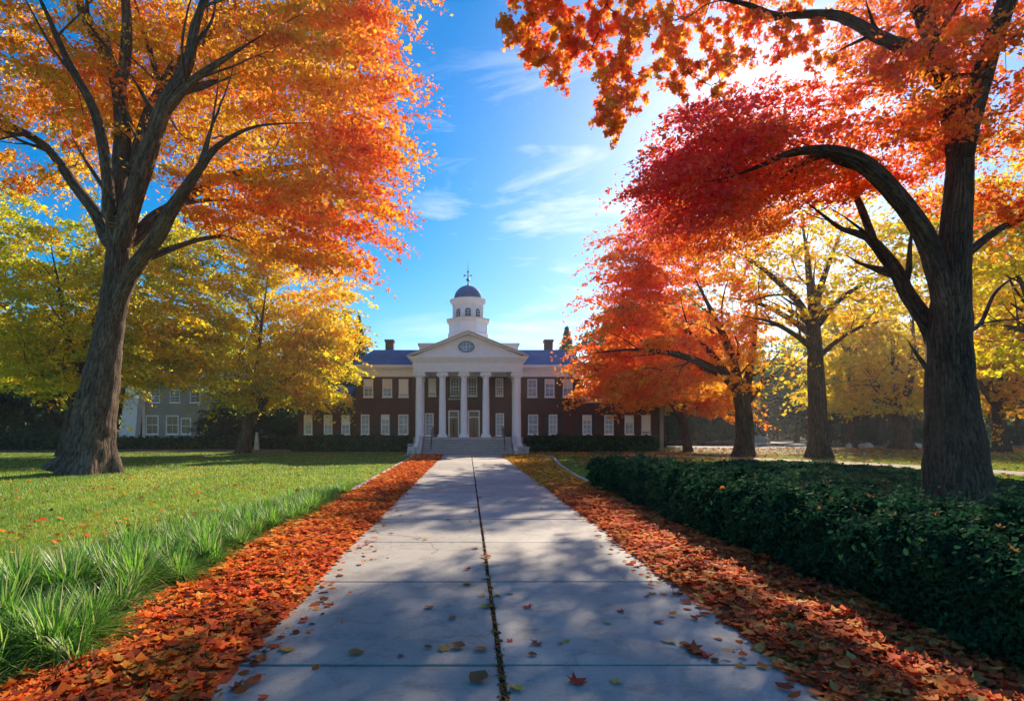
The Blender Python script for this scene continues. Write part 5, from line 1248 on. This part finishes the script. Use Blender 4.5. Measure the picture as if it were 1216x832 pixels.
# single leaves one could count on the concrete
def leaf_mesh(T, col, curl, seed):
    k = len(T); z = curl * (T[:, 0]**2*2.2 + T[:, 1]**2) + 0.05*np.sin(T[:, 1]*9 + seed)
    V = np.concatenate([np.column_stack([T, z]), [[0, 0, 0.0]], [[0.01, -0.5, 0.0], [0.012, -0.78, 0.05], [-0.012, -0.78, 0.05], [-0.01, -0.5, 0.0]]])
    fl = []; sz = []
    for i in range(k): fl += [i, (i + 1) % k, k]; sz.append(3)
    fl += [k + 1, k + 2, k + 3, k + 4]; sz.append(4)
    o = np_mesh('loose_leaf', V, np.array(fl), M['fallen'], colors=np.tile(col, (len(sz), 1)), fsize=sz)
    me = o.data; bpy.data.objects.remove(o); return me
LM = [leaf_mesh(T_MAPLE, (0.55, 0.10, 0.03), 0.35, 1), leaf_mesh(T_MAPLE, (0.70, 0.32, 0.05), 0.25, 2), leaf_mesh(T_OVAL*[1.4, 1], (0.60, 0.20, 0.05), 0.4, 3), leaf_mesh(T_OVAL*[1.4, 1], (0.66, 0.50, 0.30), 0.3, 4), leaf_mesh(T_MAPLE, (0.62, 0.07, 0.03), 0.3, 5), leaf_mesh(T_OVAL*[1.5, 1], (0.30, 0.13, 0.05), 0.5, 6), leaf_mesh(T_MAPLE, (0.78, 0.46, 0.06), 0.3, 7)]
nl = [0]
def loose(px, py, mi, size, label, group='fallen leaves strewn over the concrete walk', rz=None):
    x, y = gxy(px, py, 0.05)
    if mi not in used: used.add(mi)
    o = bpy.data.objects.new('loose_leaf', LM[mi]); COL.objects.link(o); o.location = (x, y, 0.052); o.scale = (size*1.25,)*3
    o.rotation_euler = (random.uniform(-0.12, 0.12), random.uniform(-0.12, 0.12), random.uniform(0, 6.28)); tag(o, label, 'leaf', group)
for px, py, mi, s, lb in (
    (685, 809, 4, 0.15, 'red leaf lying alone at the bottom right of the long joint'), (568, 806, 5, 0.16, 'curled brown leaf touching the left of the joint near the bottom'),
    (822, 770, 0, 0.17, 'red leaf at the top of the small pile on the right slab'), (833, 778, 4, 0.16, 'dark red leaf at the lower right of the small pile'), (815, 766, 2, 0.12, 'orange leaf at the left end of the small pile'), (826, 775, 5, 0.13, 'brown leaf in the middle of the small pile'),
    (794, 761, 3, 0.13, 'pale tan leaf left of the small pile of red leaves'), (722, 739, 3, 0.09, 'small pale leaf in the middle of the right slab'), (731, 809, 6, 0.09, 'small yellow leaf right of the lone red leaf'), (612, 817, 6, 0.13, 'yellow leaf just right of the joint at the bottom edge'),
    (555, 693, 1, 0.13, 'orange leaf on the second cross joint left of the long joint'), (577, 661, 2, 0.15, 'brown leaf on the long joint between the third slabs'), (527, 770, 1, 0.12, 'orange leaf in the left slab above the bottom joint'), (544, 768, 5, 0.13, 'brown leaf right of the orange leaf on the left slab'),
    (571, 771, 2, 0.11, 'small orange leaf close left of the long joint'), (423, 775, 2, 0.12, 'orange leaf near the bottom left joint'), (342, 771, 1, 0.13, 'orange leaf near the left edge of the walk'), (510, 721, 2, 0.10, 'small orange leaf centred on the left slab'),
    (281, 816, 0, 0.12, 'rusty leaf at the lower left corner of the walk'), (905, 791, 2, 0.10, 'orange leaf at the right edge near the bottom joint'), (879, 790, 1, 0.09, 'small orange leaf left of the right edge near the bottom joint')):
    loose(px, py, mi, s, lb)
for i in range(62):
    y = 1 / random.uniform(1/34, 1/5.0); x = random.choice([random.uniform(PX0 + 0.1, PX1 - 0.1), random.gauss(PJ, 0.25), random.uniform(PX1 - 0.7, PX1 - 0.1), random.uniform(PX0 + 0.1, PX0 + 0.6)])
    px = CX + FPX*x/y; py = CY + FPX*1.95/y
    loose(px, py, random.randrange(7), random.uniform(0.06, 0.12), 'small fallen leaf lying on the concrete walk', 'small leaves dotted over the walk')

# ================================================================== GRASS
def blades(P, length, width, lean, segs=4, droop=0.5, hd=None):
    """arched blades: strip of segs quads"""
    n = len(P); a = rng.uniform(0, 2*math.pi, n) if hd is None else hd
    d = np.stack([np.cos(a), np.sin(a), a*0], 1); s = np.stack([-np.sin(a), np.cos(a), a*0], 1)
    VV = []
    for k in range(segs + 1):
        t = k / segs; ang = lean * (0.35 + t) ; 
        up = length * (t - droop * lean * t*t*0.75); out = length * (np.sin(lean) * t**1.3)
        w = width * (1 - t**1.8) * 0.5 + 0.0006
        c = P + d*out[:, None] + np.array([0, 0, 1])*up[:, None]
        VV.append(c - s*w[:, None]); VV.append(c + s*w[:, None])
    V = np.stack(VV, 1).reshape(-1, 3); m = 2*(segs + 1)
    f = np.array([[2*k, 2*k + 1, 2*k + 3, 2*k + 2] for k in range(segs)]); F = (np.arange(n)*m)[:, None, None] + f[None]
    return V, F.reshape(-1, 4), segs
# tufts along the leaf strip
def tuft_mesh(seed, n, ln, spread, pale=0.08):
    r = np.abs(rng.normal(size=n)) * spread; a = rng.uniform(0, 6.28, n)
    P = np.stack([r*np.cos(a), r*np.sin(a), np.zeros(n)], 1)
    V, F, sg = blades(P, ln*rng.uniform(0.55, 1.1, n), rng.uniform(0.012, 0.026, n), rng.uniform(0.15, 1.7, n), 5, 0.72, hd=a + rng.normal(size=n)*0.5)
    c = palette(P, [(0.035, 0.11, 0.012), (0.09, 0.24, 0.018), (0.16, 0.36, 0.03), (0.30, 0.46, 0.07)], seed, 0.3, 0.7)
    pl = rng.uniform(size=n) < pale; c[pl] = np.array([0.42, 0.40, 0.20]) * rng.uniform(0.7, 1.1, (pl.sum(), 1))
    o = np_mesh('grass_tuft', V, F, M['grass'], colors=np.repeat(c, sg, 0)); me = o.data; bpy.data.objects.remove(o); return me
TM = [tuft_mesh(500 + i, 360, 0.78, 0.09) for i in range(3)] + [tuft_mesh(510, 260, 0.52, 0.07, 0.35), tuft_mesh(511, 520, 0.60, 0.13)]
spec = [(-3.30, 4.95, 3, 0.85, 'small straw coloured tuft leaning onto the leaf strip at the bottom left'), (-3.62, 5.15, 1, 0.95, 'bright green tuft just behind the small straw coloured one'), (-3.72, 4.55, 3, 0.9, 'pale straw tipped grass tuft nearest the bottom left corner'), (-4.15, 4.75, 0, 1.0, 'green grass tuft at the left edge behind the straw tipped one'), (-4.0, 5.5, 4, 1.05, 'broad green grass tuft beside the leaf strip, second from the bottom'),
        (-3.85, 6.5, 3, 1.0, 'tuft with dry yellow tips leaning over the leaf strip'), (-4.45, 5.6, 1, 1.15, 'tall bright green tuft with long arching blades at the left edge'), (-4.15, 7.3, 2, 1.05, 'round dark green tuft leaning towards the walk')]
for x, y, mi, s, lb in spec:
    o = bpy.data.objects.new('grass_tuft', TM[mi]); COL.objects.link(o); o.location = (x, y, 0); o.scale = (s, s, s); o.rotation_euler = (0, 0, random.uniform(0, 6.28)); tag(o, lb, 'grass tuft', 'grass tufts along the left leaf strip')
pts = []
while len(pts) < 84:
    y = random.uniform(4.6, 19.5); w = np.interp(y, [4.6, 8, 14, 19.5], [2.2, 1.9, 1.2, 0.6]); x = LX(np.array([y]))[0] - 0.12 - random.uniform(0, 1)*w
    if x < -0.80*y - 0.9: continue
    if all((x - q[0])**2 + (y - q[1])**2 > 0.14 for q in pts) and all((x - q[0])**2 + (y - q[1])**2 > 0.12 for q in spec): pts.append((x, y))
for x, y in pts:
    o = bpy.data.objects.new('grass_tuft', TM[random.choice([0, 1, 2, 4])]); COL.objects.link(o); o.location = (x, y, 0)
    s = random.uniform(0.75, 1.1) * np.interp(y, [4, 12, 19.5], [1.0, 0.85, 0.6]); o.scale = (s, s, s*random.uniform(0.85, 1.1)); o.rotation_euler = (0, 0, random.uniform(0, 6.28))
    tag(o, 'green grass tuft in the border beside the orange leaf strip', 'grass tuft', 'grass tufts in the left border')
# lawn blades
def lawn(n, fx, label, cols, seed, ln=0.055):
    P = fx(n); y = P[:, 1]; P = np.concatenate([P, np.zeros((len(P), 1))], 1)
    k = np.clip(y / 9, 1, 4.0); N = len(P)
    V, F, sg = blades(P, ln*rng.uniform(0.5, 1.3, N)*np.clip(k, 1, 1.7), 0.006*k*rng.uniform(0.7, 1.3, N), rng.uniform(0.1, 0.9, N), 1, 0.3)
    o = np_mesh('grass', V, F, M['grass'], colors=palette(P, cols, seed, 7.0, 0.5, SNoise(1.6, seed + 3)(P)*0.12)); return tag(o, label, 'grass', kind='stuff')
LG = [(0.09, 0.19, 0.015), (0.17, 0.30, 0.02), (0.30, 0.40, 0.03), (0.46, 0.46, 0.05)]
def gl(n):
    y = 1 / rng.uniform(1/56, 1/6, n); x = -3.7 - rng.uniform(size=n) * (0.85*y + 1.5 - 3.7); k = x < LX(y) - 0.05; return np.stack([x, y], 1)[k]
def gr(n):
    y = 1 / rng.uniform(1/62, 1/20, n); x = 4.4 + rng.uniform(size=n) * (1.0*y - 4.4); k = ~inpoly(x, y, poly) & (x > RX(y) + 0.1) & (np.abs(x - np.interp(y, [19, 26, 32, 37.6, 42.3, 46.5, 50.5], [28.5, 26.4, 25.2, 23.6, 21, 17.5, 13])) > 1.7) & ~((y > 55) & (x < 20)); return np.stack([x, y], 1)[k]
lawn(420000, gl, 'short sunlit lawn grass left of the walk', LG, 601)
lawn(150000, gr, 'short lawn grass right of the walk', LG[:3] + [(0.2, 0.2, 0.05)], 602)
print('scene done', sum(len(o.data.polygons) for o in SC.objects if o.type == 'MESH'))
